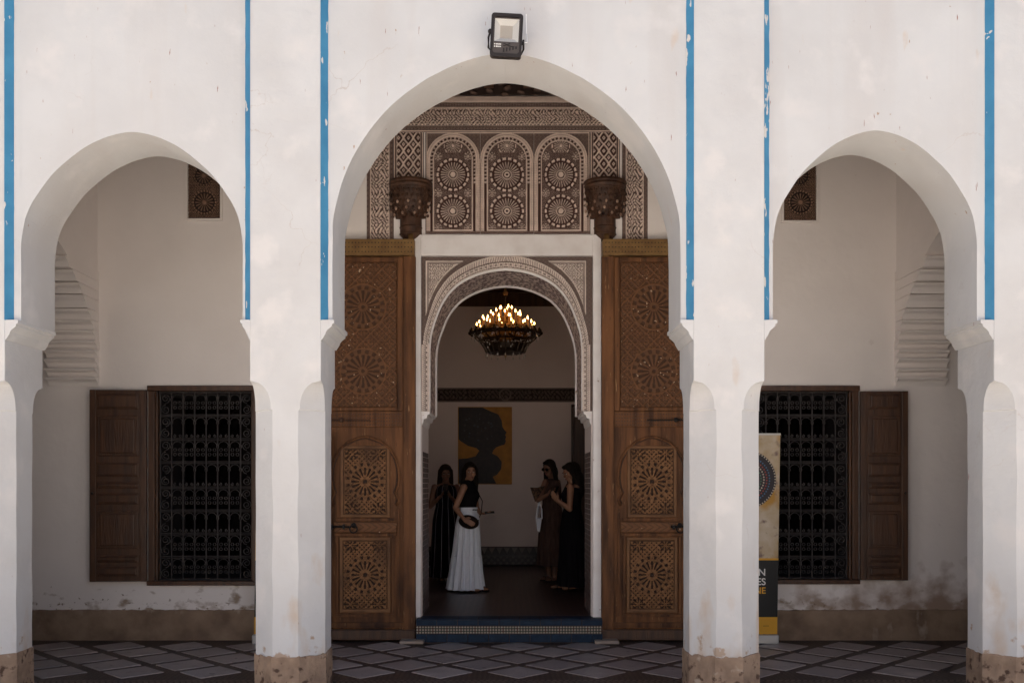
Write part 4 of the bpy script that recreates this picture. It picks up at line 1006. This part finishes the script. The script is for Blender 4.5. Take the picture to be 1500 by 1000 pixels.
# lower cage: outer ring, ribs and a small bowl, hung with drops
MB().tube([(.455*math.cos(k*math.pi/22), .455*math.sin(k*math.pi/22), zc(489)) for k in range(44)], .017, 6, closed=True).build('hoop', bronze, ch)
MB().tube([(.36*math.cos(k*math.pi/22), .36*math.sin(k*math.pi/22), zc(499)) for k in range(44)], .012, 5, closed=True).build('hoop', bronze, ch)
MB().lathe([(.30, zc(505)), (.275, zc(512)), (.24, zc(517)), (.0, zc(519))], n=28).build('bowl', bronze, ch)
leaf0 = None
for k in range(20):
    a = 2*math.pi*k/20; cs, sn_ = math.cos(a), math.sin(a)
    MB().tube([(rr_*cs, rr_*sn_, zc(py)) for rr_, py in ((.16, 478), (.30, 480), (.43, 486), (.455, 490), (.41, 496), (.34, 502), (.29, 510), (.26, 517))], .010, 4).build('rib', bronze, ch)
    q = MB(); q.ell((0, 0, 0), (.034, .034, .030), nu=8, nv=5); q.ell((0, 0, .03), (.018, .018, .03), nu=8, nv=5)
    if leaf0 is None: leaf0 = q.build('finial_cup', bronze, ch, smooth=True); leaf0.location = (.475, 0, zc(488))
    else: copyobj(leaf0, (.475*cs, .475*sn_, zc(488)), ch)
d0 = MB().lathe([(0, -.045), (.009, -.02), (.005, 0), (0, .01)], n=6).build('crystal_drop', crys, ch); d0.location = (.27, 0, zc(520))
for k in range(1, 16):
    a = k*2*math.pi/16; copyobj(d0, (.27*math.cos(a), .27*math.sin(a), zc(520)), ch)
for k in range(16):
    a = k*2*math.pi/16; copyobj(d0, (.46*math.cos(a), .46*math.sin(a), zc(494)), ch)
for k in range(34):
    a = random.uniform(math.pi*1.05, 1.95*math.pi); py = random.uniform(484, 512); r = .45-(py-490)*.007 if py > 490 else .44
    c_ = copyobj(d0, (r*math.cos(a), r*math.sin(a)-.02, zc(py)), ch); c_.scale = (1.2, 1.2, .6)

# ------------------------------------------------------------------ people
def skin_mat(n, c): 
    m = mat(n, c, .5, tuple(x*.85 for x in c), 12, .05, 60); m.node_tree.nodes['Principled BSDF'].inputs['Subsurface Weight'].default_value = 0; return m
def remesh(o, vox, sm=3):
    r = o.modifiers.new('remesh', 'REMESH'); r.mode = 'VOXEL'; r.voxel_size = vox; r.use_smooth_shade = True
    s_ = o.modifiers.new('smooth', 'SMOOTH'); s_.iterations = sm; s_.factor = .5
def limb(mb, pts, rs):
    for p, r in zip(pts, rs): mb.ell(p, r, nu=12, nv=8)
    for i in range(len(pts)-1): mb.frustum(pts[i], pts[i+1], rs[i], rs[i+1], 12)
def hand(mb, wrist, tip, normal, thumb, curl=.4):
    w_, t_ = Vector(wrist), Vector(tip); d = (t_-w_).normalized(); n = Vector(normal).normalized(); sdv = d.cross(n).normalized()
    if sdv.dot(Vector(thumb)) < 0: sdv = -sdv
    palm = w_+d*.045; rot = Matrix((sdv, d, n)).transposed()
    mb.ell(palm, (.037, .05, .016), rot.to_3x3(), 12, 8)
    for k, (off, ln) in enumerate(((.027, .068), (.009, .076), (-.009, .071), (-.026, .056))):
        a = palm+d*.036+sdv*off; p = [a]; dd = d.copy(); ang = curl*.55
        for sgm in (.45, .32, .23):
            dd = (dd*math.cos(ang)+n*math.sin(ang)).normalized(); p.append(p[-1]+dd*ln*sgm); ang = curl*.7
            n = n
        limb(mb, p, [.0088, .0084, .0078, .007])
    a = w_+d*.022+sdv*.026; limb(mb, [a, a+sdv*.022+d*.022, a+sdv*.026+d*.046+n*.012], [.0105, .0095, .008])
def garment(name, rings, m, parent, yaw=0, pleats=0, seg=64, stripes=None, sub=5):
    """rings: (z, cx, cy, rx, ry, pleat amplitude) from top to bottom"""
    rs = smoothN(rings, sub); mb = MB(); vs_ = []; ya = R(yaw)
    for ri, (z, cx_, cy_, rx, ry, am) in enumerate(rs):
        for k in range(seg):
            a = 2*math.pi*k/seg
            pl = 1+am*(math.sin(pleats*a+.6*math.sin(3*a))+.4*math.sin(pleats*1.7*a+1+z*3))
            x, y = rx*pl*math.cos(a), ry*pl*math.sin(a)
            vs_.append((cx_+x*math.cos(ya)-y*math.sin(ya), cy_+x*math.sin(ya)+y*math.cos(ya), z))
    n = len(rs)
    for j in range(n-1):
        for k in range(seg):
            q = (j*seg+k, j*seg+(k+1) % seg, (j+1)*seg+(k+1) % seg, (j+1)*seg+k)
            mb.f.append(q); mb.m.append(1 if stripes and (k % stripes == 0) else 0)
    mb.v = vs_
    o = mb.build(name, m, parent, smooth=True); return o
def smoothN(rings, n):
    out = []; L = len(rings)
    for i in range(L-1):
        p0, p1, p2, p3 = rings[max(i-1, 0)], rings[i], rings[i+1], rings[min(i+2, L-1)]
        for k in range(n):
            t = k/n; out.append(tuple(.5*(2*b+(c-a)*t+(2*a-5*b+4*c-d)*t*t+(-a+3*b-3*c+d)*t**3) for a, b, c, d in zip(p0, p1, p2, p3)))
    out.append(rings[-1]); return out
def person(label, loc, yaw, head, hyaw, htilt, arms, skin, hairm, hairlen, H=1.64, hands=None, feet=None, shoe=None):
    """world aligned offsets; yaw: body turn (0 faces the camera, + turns to the picture's right)"""
    t = thing('person', label, 'person', 'visitors inside the hall'); t.location = loc
    k = H/1.64; y_ = R(yaw); side = Vector((math.cos(y_), math.sin(y_), 0)); fwd = Vector((math.sin(y_), -math.cos(y_), 0))
    V = lambda s_, f, z: side*s_+fwd*f+Vector((0, 0, z*k))
    rot = Matrix((side, -fwd, Vector((0, 0, 1)))).transposed()
    mb = MB()
    mb.ell(V(0, 0, .93), (.155, .105, .12), rot); mb.ell(V(0, .005, 1.07), (.118, .085, .12), rot); mb.ell(V(0, .01, 1.22), (.145, .095, .14), rot); mb.ell(V(0, -.01, 1.33), (.15, .075, .06), rot)
    for sx in (-1, 1): mb.ell(V(sx*.062, .075, 1.235), (.052, .042, .05), rot, 12, 8)
    limb(mb, [V(0, -.01, 1.34), V(0, 0, 1.42), Vector(head)-Vector((0, 0, .06))], [.062, .05, .05])
    for s_, f in ((-1, 0), (1, 1)):
        fx = feet[f] if feet else (s_*.08, 0)
        limb(mb, [V(s_*.085, 0, .88), V(s_*.09+fx[0]*.1, .02, .48), V(fx[0], fx[1]-.01, .09)], [.088, .056, .036])
        mb.ell(V(fx[0], fx[1]-.02, .05), (.032, .04, .045), rot); mb.ell(V(fx[0], fx[1]+.07, .03), (.038, .095, .026), rot)
    for (sh, el, wr, tip), hn in zip(arms, hands or [((0, 0, -1), (0, 0, 1), .6)]*2):
        limb(mb, [sh, el], [.046, .036]); limb(mb, [el, wr], [.036, .024]); limb(mb, [wr, wr], [.024, .024])
        hand(mb, wr, tip, *hn)
    sn = MB()
    for s_, f in ((-1, 0), (1, 1)):
        fx = feet[f] if feet else (s_*.08, 0)
        sn.ell(V(fx[0], fx[1]+.05, .010), (.045, .125, .012), rot, 14, 6)
        sn.tube([V(fx[0]-.04, fx[1]+.09, .01), V(fx[0]-.02, fx[1]+.085, .058), V(fx[0]+.02, fx[1]+.085, .058), V(fx[0]+.04, fx[1]+.09, .01)], .009, 5)
    sn.build('sandals', leather, t, smooth=True)
    # head
    hy = R(hyaw); hs = Vector((math.cos(hy), math.sin(hy), 0)); hf = Vector((math.sin(hy), -math.cos(hy), 0)); tl = R(htilt)
    hf2 = (hf*math.cos(tl)+Vector((0, 0, -math.sin(tl)))).normalized(); hu = hs.cross(-hf2).normalized() if hs.cross(-hf2).z > 0 else -hs.cross(-hf2).normalized()
    hr = Matrix((hs, -hf2, hu)).transposed(); hc = Vector(head)
    Hd = lambda s_, f, u: hc+hs*s_+hf2*f+hu*u
    mb.ell(Hd(0, -.008, .022), (.073, .088, .088), hr, 20, 14); mb.ell(Hd(0, .022, -.045), (.052, .058, .062), hr, 16, 10); mb.ell(Hd(0, .05, -.088), (.026, .026, .02), hr, 10, 8)
    mb.frustum(Hd(0, .078, .01), Hd(0, .098, -.028), .008, .013, 8); mb.ell(Hd(0, .094, -.03), (.015, .012, .01), hr, 8, 6)
    mb.ell(Hd(0, .076, -.058), (.023, .012, .0075), hr, 10, 6); mb.ell(Hd(0, .072, -.068), (.02, .012, .008), hr, 10, 6)
    for s_ in (-1, 1):
        mb.ell(Hd(s_*.04, .045, -.025), (.024, .03, .024), hr, 10, 8); mb.ell(Hd(s_*.072, -.008, -.005), (.01, .02, .032), hr, 8, 6); mb.ell(Hd(s_*.032, .07, .024), (.026, .012, .008), hr, 8, 6)
    o = mb.build('body', skin, t); remesh(o, .0062)
    # features
    fe = MB()
    for s_ in (-1, 1):
        fe.ell(Hd(s_*.031, .074, .004), (.0125, .008, .0065), hr, 10, 6, 0); fe.ell(Hd(s_*.031, .081, .004), (.006, .003, .006), hr, 8, 6, 1)
        fe.ell(Hd(s_*.032, .084, .024), (.021, .005, .0042), hr, 8, 6, 1)
    fe.ell(Hd(0, .086, -.062), (.022, .006, .008), hr, 10, 6, 2)
    fe.build('face_features', [eye_m, hairm, lip_m], t, smooth=True)
    # hair
    hb = MB(); hb.ell(Hd(0, -.026, .040), (.090, .096, .090), hr, 20, 14); hb.ell(Hd(0, -.07, -.06), (.088, .06, .12), hr, 16, 10)
    for s_ in (-1, 1): hb.ell(Hd(s_*.066, -.02, -.005), (.026, .058, .075), hr, 12, 8)
    hb.ell(Hd(0, .035, .092), (.055, .05, .026), hr, 12, 8)
    for q in range(13):
        a = (q-6)/6*1.25; s0 = math.sin(a)*.078; f0 = -math.cos(a)*.075-.01
        p0 = Hd(s0, f0+.01, .03); base = Vector((0, 0, hc.z-hairlen+random.uniform(-.05, .04)))
        out_v = (hs*math.sin(a)*.11 + hf*(-math.cos(a)*.085-.035)); p2 = Vector((hc.x, hc.y, 0))+out_v+base
        p1 = Vector((hc.x, hc.y, hc.z-.13))+hs*math.sin(a)*.092+hf*(-math.cos(a)*.095-.01)
        mid = (p1+p2)/2+Vector((random.uniform(-.012, .012), random.uniform(-.012, .012), 0))
        limb(hb, [p0, p1, mid, p2], [.034, .032, .028, .012])
    o = hb.build('hair', hairm, t); remesh(o, .008, 2)
    return t, Hd, hr, V
eye_m = mat('eye white', (.5, .47, .44), .3, None, 5, 0); lip_m = mat('lips', (.30, .09, .075), .4, None, 5, 0)
skinA = skin_mat('skin tan', (.33, .165, .10)); skinB = skin_mat('skin olive', (.22, .11, .07)); hair_d = mat('dark hair', (.012, .008, .006), .6, (.02, .013, .009), 40, .5, 120, stretch=(3, 3, .5), spec=.1); hair_b = mat('brown hair', (.024, .013, .009), .6, (.036, .02, .012), 40, .5, 120, stretch=(3, 3, .5), spec=.1)
white_c = mat('white cotton', (.84, .86, .92), .9, (.76, .78, .85), 8, .3, 40, stretch=(4, 4, 1)); black_c = mat('black cloth', (.008, .007, .008), .95, (.012, .010, .011), 10, .2, 60, spec=.03); brown_c = mat('brown cloth', (.085, .050, .040), .95, (.055, .032, .026), 8, .3, 50, stretch=(4, 4, 1), spec=.05)
stripe_c = mat('white stripe cloth', (.36, .34, .36), .9, None, 5, 0); leather = mat('brown leather', (.022, .011, .008), .75, (.012, .007, .005), 20, .3, 60, spec=.1)
phone_m = mat('phone glass', (.01, .01, .012), .15, None, 5, 0, spec=.6); glass_m = mat('sunglass lens', (.008, .007, .007), .12, None, 5, 0, spec=.7)
# woman in the white skirt
L2 = (X(686, 12.3), 12.3, ZH)
t, Hd, hr, V = person('woman in a long white tiered skirt and black sleeveless top, looking towards the camera', L2, 62, (.025, -.015, 1.525), 14, 4,
    [((-.05, -.15, 1.33), (-.155, -.19, 1.07), (-.045, -.275, .935), (.06, -.30, .875)), ((.07, .13, 1.33), (.10, .12, 1.07), (.155, -.06, 1.0), (.245, -.10, .995))],
    skinA, hair_d, .30, hands=[((0, .9, -.2), (0, -.2, 1), .25), ((0, 0, 1), (0, -1, .3), .55)], feet=[(-.07, .05), (.07, .10)])
garment('sleeveless_top', [(1.425, .0, 0, .058, .06, 0), (1.39, 0, 0, .075, .07, 0), (1.355, 0, 0, .125, .088, 0), (1.30, 0, -.0, .150, .105, 0), (1.22, .01, -.01, .16, .128, 0), (1.12, 0, 0, .135, .102, .005), (1.06, 0, 0, .128, .098, 0), (1.01, 0, 0, .138, .105, 0)], black_c, t, 62)
garment('skirt', [(1.065, 0, 0, .135, .104, 0), (1.03, 0, 0, .137, .107, .01), (.98, 0, 0, .155, .122, .02), (.88, -.005, 0, .170, .14, .035), (.70, -.012, 0, .178, .158, .05), (.475, -.022, 0, .188, .178, .055), (.46, -.022, 0, .198, .188, .02), (.44, -.022, 0, .190, .182, .07), (.25, -.03, 0, .208, .20, .085), (.03, -.035, 0, .238, .225, .11)], white_c, t, 62, pleats=17, seg=180)
garment('waistband', [(1.075, 0, 0, .140, .109, 0), (1.03, 0, 0, .142, .111, 0), (1.028, 0, 0, .139, .108, 0)], white_c, t, 62)
mb = MB(); mb.tube([(.06+i*.02, -.135+i*.004, 1.045+.003*(i % 2)) for i in range(4)], .007, 5); mb.build('belt_toggle', black_c, t)
def phone(label, loc, rot, held):
    o = MB().box(-.034, .034, -.062, .062, -.005, .005).build('phone_body', phone_m, None, bevel=.003)
    o.name = 'phone'; o.location = loc; o.rotation_euler = rot; tag(o, label, 'phone', 'phones in the visitors hands'); return o
phone('black phone held out flat by the woman in the white skirt', (L2[0]+.275, L2[1]-.12, L2[2]+1.012), (R(4), R(20), R(-82)), 1)
# belly bag
bg_ = thing('shoulder_bag', 'round brown leather bag under the hand of the woman in the white skirt', 'bag'); bg_.location = (L2[0]+.03, L2[1]-.215, L2[2]+.905)
mb = MB(); mb.lathe([(0, -.034), (.07, -.034), (.108, -.024), (.118, 0), (.108, .024), (.07, .034), (0, .034)], n=32); o = mb.build('pouch', leather, bg_, smooth=True); o.rotation_euler = (R(90), 0, 0); o.scale = (1.10, .74, 1); o.rotation_euler = (R(90), R(12), 0); o.location = (-.015, 0, -.01)
mb = MB(); mb.tube([(.11*math.cos(a*math.pi/12), -.034, .02+.07*math.sin(-a*math.pi/12)) for a in range(13)], .006, 5); mb.build('flap_edge', black_c, bg_)
mb = MB(); mb.tube([(-.12, .0, .05), (-.13, .05, .2), (-.10, .10, .36), (-.03, .17, .46), (.05, .27, .44), (.15, .24, .25), (.14, .10, .1), (.12, .0, .05)], .006, 5); mb.build('strap', leather, bg_)
# woman in striped jumpsuit
L1 = (X(653, 13.6), 13.6, ZH)
t, Hd, hr, V = person('woman in black garment with thin white stripes, behind the woman in white skirt', L1, 18, (.0, -.03, 1.525), 12, 14,
    [((-.155, -.05, 1.33), (-.21, -.09, 1.06), (-.06, -.24, 1.20), (.0, -.27, 1.29)), ((.15, .05, 1.33), (.20, -.02, 1.06), (.085, -.22, 1.19), (.04, -.26, 1.29))],
    skinB, hair_b, .26, hands=[((1, 0, .2), (0, -1, 0), .5), ((-1, 0, .2), (0, -1, 0), .5)])
garment('striped_jumpsuit', [(1.36, 0, 0, .10, .07, 0), (1.32, 0, 0, .15, .10, 0), (1.22, 0, -.01, .168, .128, 0), (1.08, 0, 0, .145, .11, 0), (.98, 0, 0, .165, .125, .01), (.82, 0, 0, .19, .15, .015), (.5, 0, 0, .205, .165, .03), (.25, 0, 0, .22, .18, .035), (.06, 0, 0, .235, .19, .04)], [black_c, stripe_c], t, 18, pleats=9, seg=132, stripes=11)
phone('black phone in both hands of the woman in the striped garment', (L1[0]+.02, L1[1]-.29, L1[2]+1.32), (R(70), 0, R(10)), 1)
# woman in brown dress
L3 = (X(808, 13.6), 13.6, ZH)
t, Hd, hr, V = person('woman in a long brown dress and sunglasses, facing left, standing second from the right', L3, -48, (-.04, -.03, 1.595), -42, 16,
    [((-.09, -.13, 1.40), (-.20, -.17, 1.15), (-.06, -.27, 1.23), (.02, -.31, 1.27)), ((.09, .13, 1.40), (.10, -.06, 1.14), (.04, -.24, 1.22), (.02, -.31, 1.25))],
    skinB, hair_d, .36, H=1.71, hands=[((0, .6, .8), (0, -1, .5), .5), ((0, .5, .8), (0, -.3, 1), .5)], feet=[(-.08, -.02), (.09, .04)])
garment('brown_dress', [(1.45, -.0, 0, .07, .06, 0), (1.41, 0, 0, .135, .09, 0), (1.36, 0, 0, .155, .105, 0), (1.26, -.01, -.01, .168, .13, 0), (1.12, 0, 0, .145, .112, .01), (1.0, 0, 0, .165, .13, .02), (.82, 0, 0, .19, .155, .03), (.5, .0, 0, .21, .17, .05), (.22, .01, 0, .235, .19, .06)], brown_c, t, -48, pleats=13, seg=130)
mb = MB()
for s_ in (-1, 1): mb.ell(Hd(s_*.033, .09, .004), (.029, .007, .022), hr, 14, 8)
mb.tube([Hd(-.07, .0, .008), Hd(-.06, .07, .01), Hd(0, .1, .012), Hd(.06, .07, .01), Hd(.07, .0, .008)], .004, 5); mb.build('sunglasses', glass_m, t, smooth=True)
phone('dark phone held in front of her by the woman in the brown dress', (L3[0]+.035, L3[1]-.345, L3[2]+1.29), (R(50), 0, R(-40)), 1)
fb = thing('patterned_bag', 'brown patterned open bag carried on the forearm of the woman in the brown dress', 'bag'); fb.location = (L3[0]-.19, L3[1]-.20, L3[2])
pat = mat('patterned brown cloth', (.14, .075, .04), .8, (.035, .02, .014), 28, .2, 60, sharp=(.45, .55)); lin_ = mat('bag lining', (.42, .36, .32), .9, None, 5, 0)
mb = MB(); mb.add([(-.12, -.05, 1.33), (.09, -.05, 1.35), (-.05, -.03, 1.12), (-.12, .05, 1.33), (.09, .05, 1.35), (-.05, .03, 1.12), (-.02, -.05, 1.325), (-.02, .05, 1.325)], [(0, 6, 1, 2), (3, 5, 4, 7), (0, 2, 5, 3), (2, 1, 4, 5), (0, 3, 7, 6), (6, 7, 4, 1)]); mb.build('sack', pat, fb, bevel=.006)
MB().add([(-.105, -.048, 1.334), (.075, -.048, 1.35), (.075, .048, 1.35), (-.105, .048, 1.334), (-.02, -.048, 1.33), (-.02, .048, 1.33)], [(0, 4, 5, 3), (4, 1, 2, 5)]).build('lining', lin_, fb)
tb_ = thing('tote_bag', 'white cloth tote bag hanging from the elbow of the woman in the brown dress', 'bag'); tb_.location = (L3[0]-.175, L3[1]-.17, L3[2])
mb = MB(); mb.add([(-.055, -.05, .90), (.03, -.05, .90), (.03, .12, .90), (-.055, .12, .90), (-.035, -.09, .72), (.0, -.09, .70), (.0, .13, .70), (-.035, .13, .72)], [(0, 1, 5, 4), (1, 2, 6, 5), (2, 3, 7, 6), (3, 0, 4, 7), (0, 3, 2, 1), (4, 5, 6, 7)]); mb.build('sack', white_c, tb_, bevel=.01)
mb = MB(); mb.tube([(-.05, -.03, .89), (-.035, 0, 1.02), (-.01, .03, 1.13), (.03, .0, 1.02), (.03, -.03, .89)], .012, 5); mb.tube([(-.03, .1, .89), (-.02, .06, 1.02), (-.0, .03, 1.13)], .01, 5); mb.build('handle', white_c, tb_)
# woman in black dress
L4 = (X(838, 12.5), 12.5, ZH)
t, Hd, hr, V = person('dark haired woman in long black dress, bare arms, facing left beside right jamb', L4, -68, (-.03, -.01, 1.525), -66, 22,
    [((-.03, -.15, 1.33), (-.045, -.22, 1.05), (-.19, -.22, 1.16), (-.26, -.20, 1.24)), ((.05, .14, 1.33), (-.06, .13, 1.06), (-.20, .0, 1.16), (-.26, -.06, 1.22))],
    skinA, hair_d, .34, hands=[((0, .7, .5), (0, -1, .3), .6), ((0, -.7, .5), (0, 0, 1), .6)], feet=[(-.09, .10), (.08, .02)])
garment('black_dress', [(1.33, 0, 0, .14, .09, 0), (1.29, 0, 0, .158, .11, 0), (1.22, -.01, 0, .162, .128, 0), (1.08, 0, 0, .14, .105, .01), (.98, 0, 0, .158, .12, .02), (.80, 0, 0, .185, .15, .03), (.5, .01, 0, .205, .17, .04), (.25, .015, 0, .225, .19, .05), (.05, .02, 0, .245, .205, .06)], black_c, t, -68, pleats=13, seg=130)
mb = MB()
for s_ in (-1, 1): mb.tube([V(s_*.09, .085, 1.28), V(s_*.085, .03, 1.375), V(s_*.08, -.05, 1.35), V(s_*.08, -.09, 1.27)], .008, 5)
mb.build('shoulder_strap', black_c, t)
mb = MB(); mb.ell(Hd(.0, -.06, .0), (.10, .09, .12)); mb.ell((.075, -.02, 1.42), (.085, .11, .13)); mb.ell((.10, -.02, 1.30), (.07, .10, .12)); o = mb.build('hair', hair_d, t); remesh(o, .01, 3)
phone('black phone in the hands of the dark haired woman in black', (L4[0]-.275, L4[1]-.14, L4[2]+1.26), (R(60), 0, R(-60)), 1)
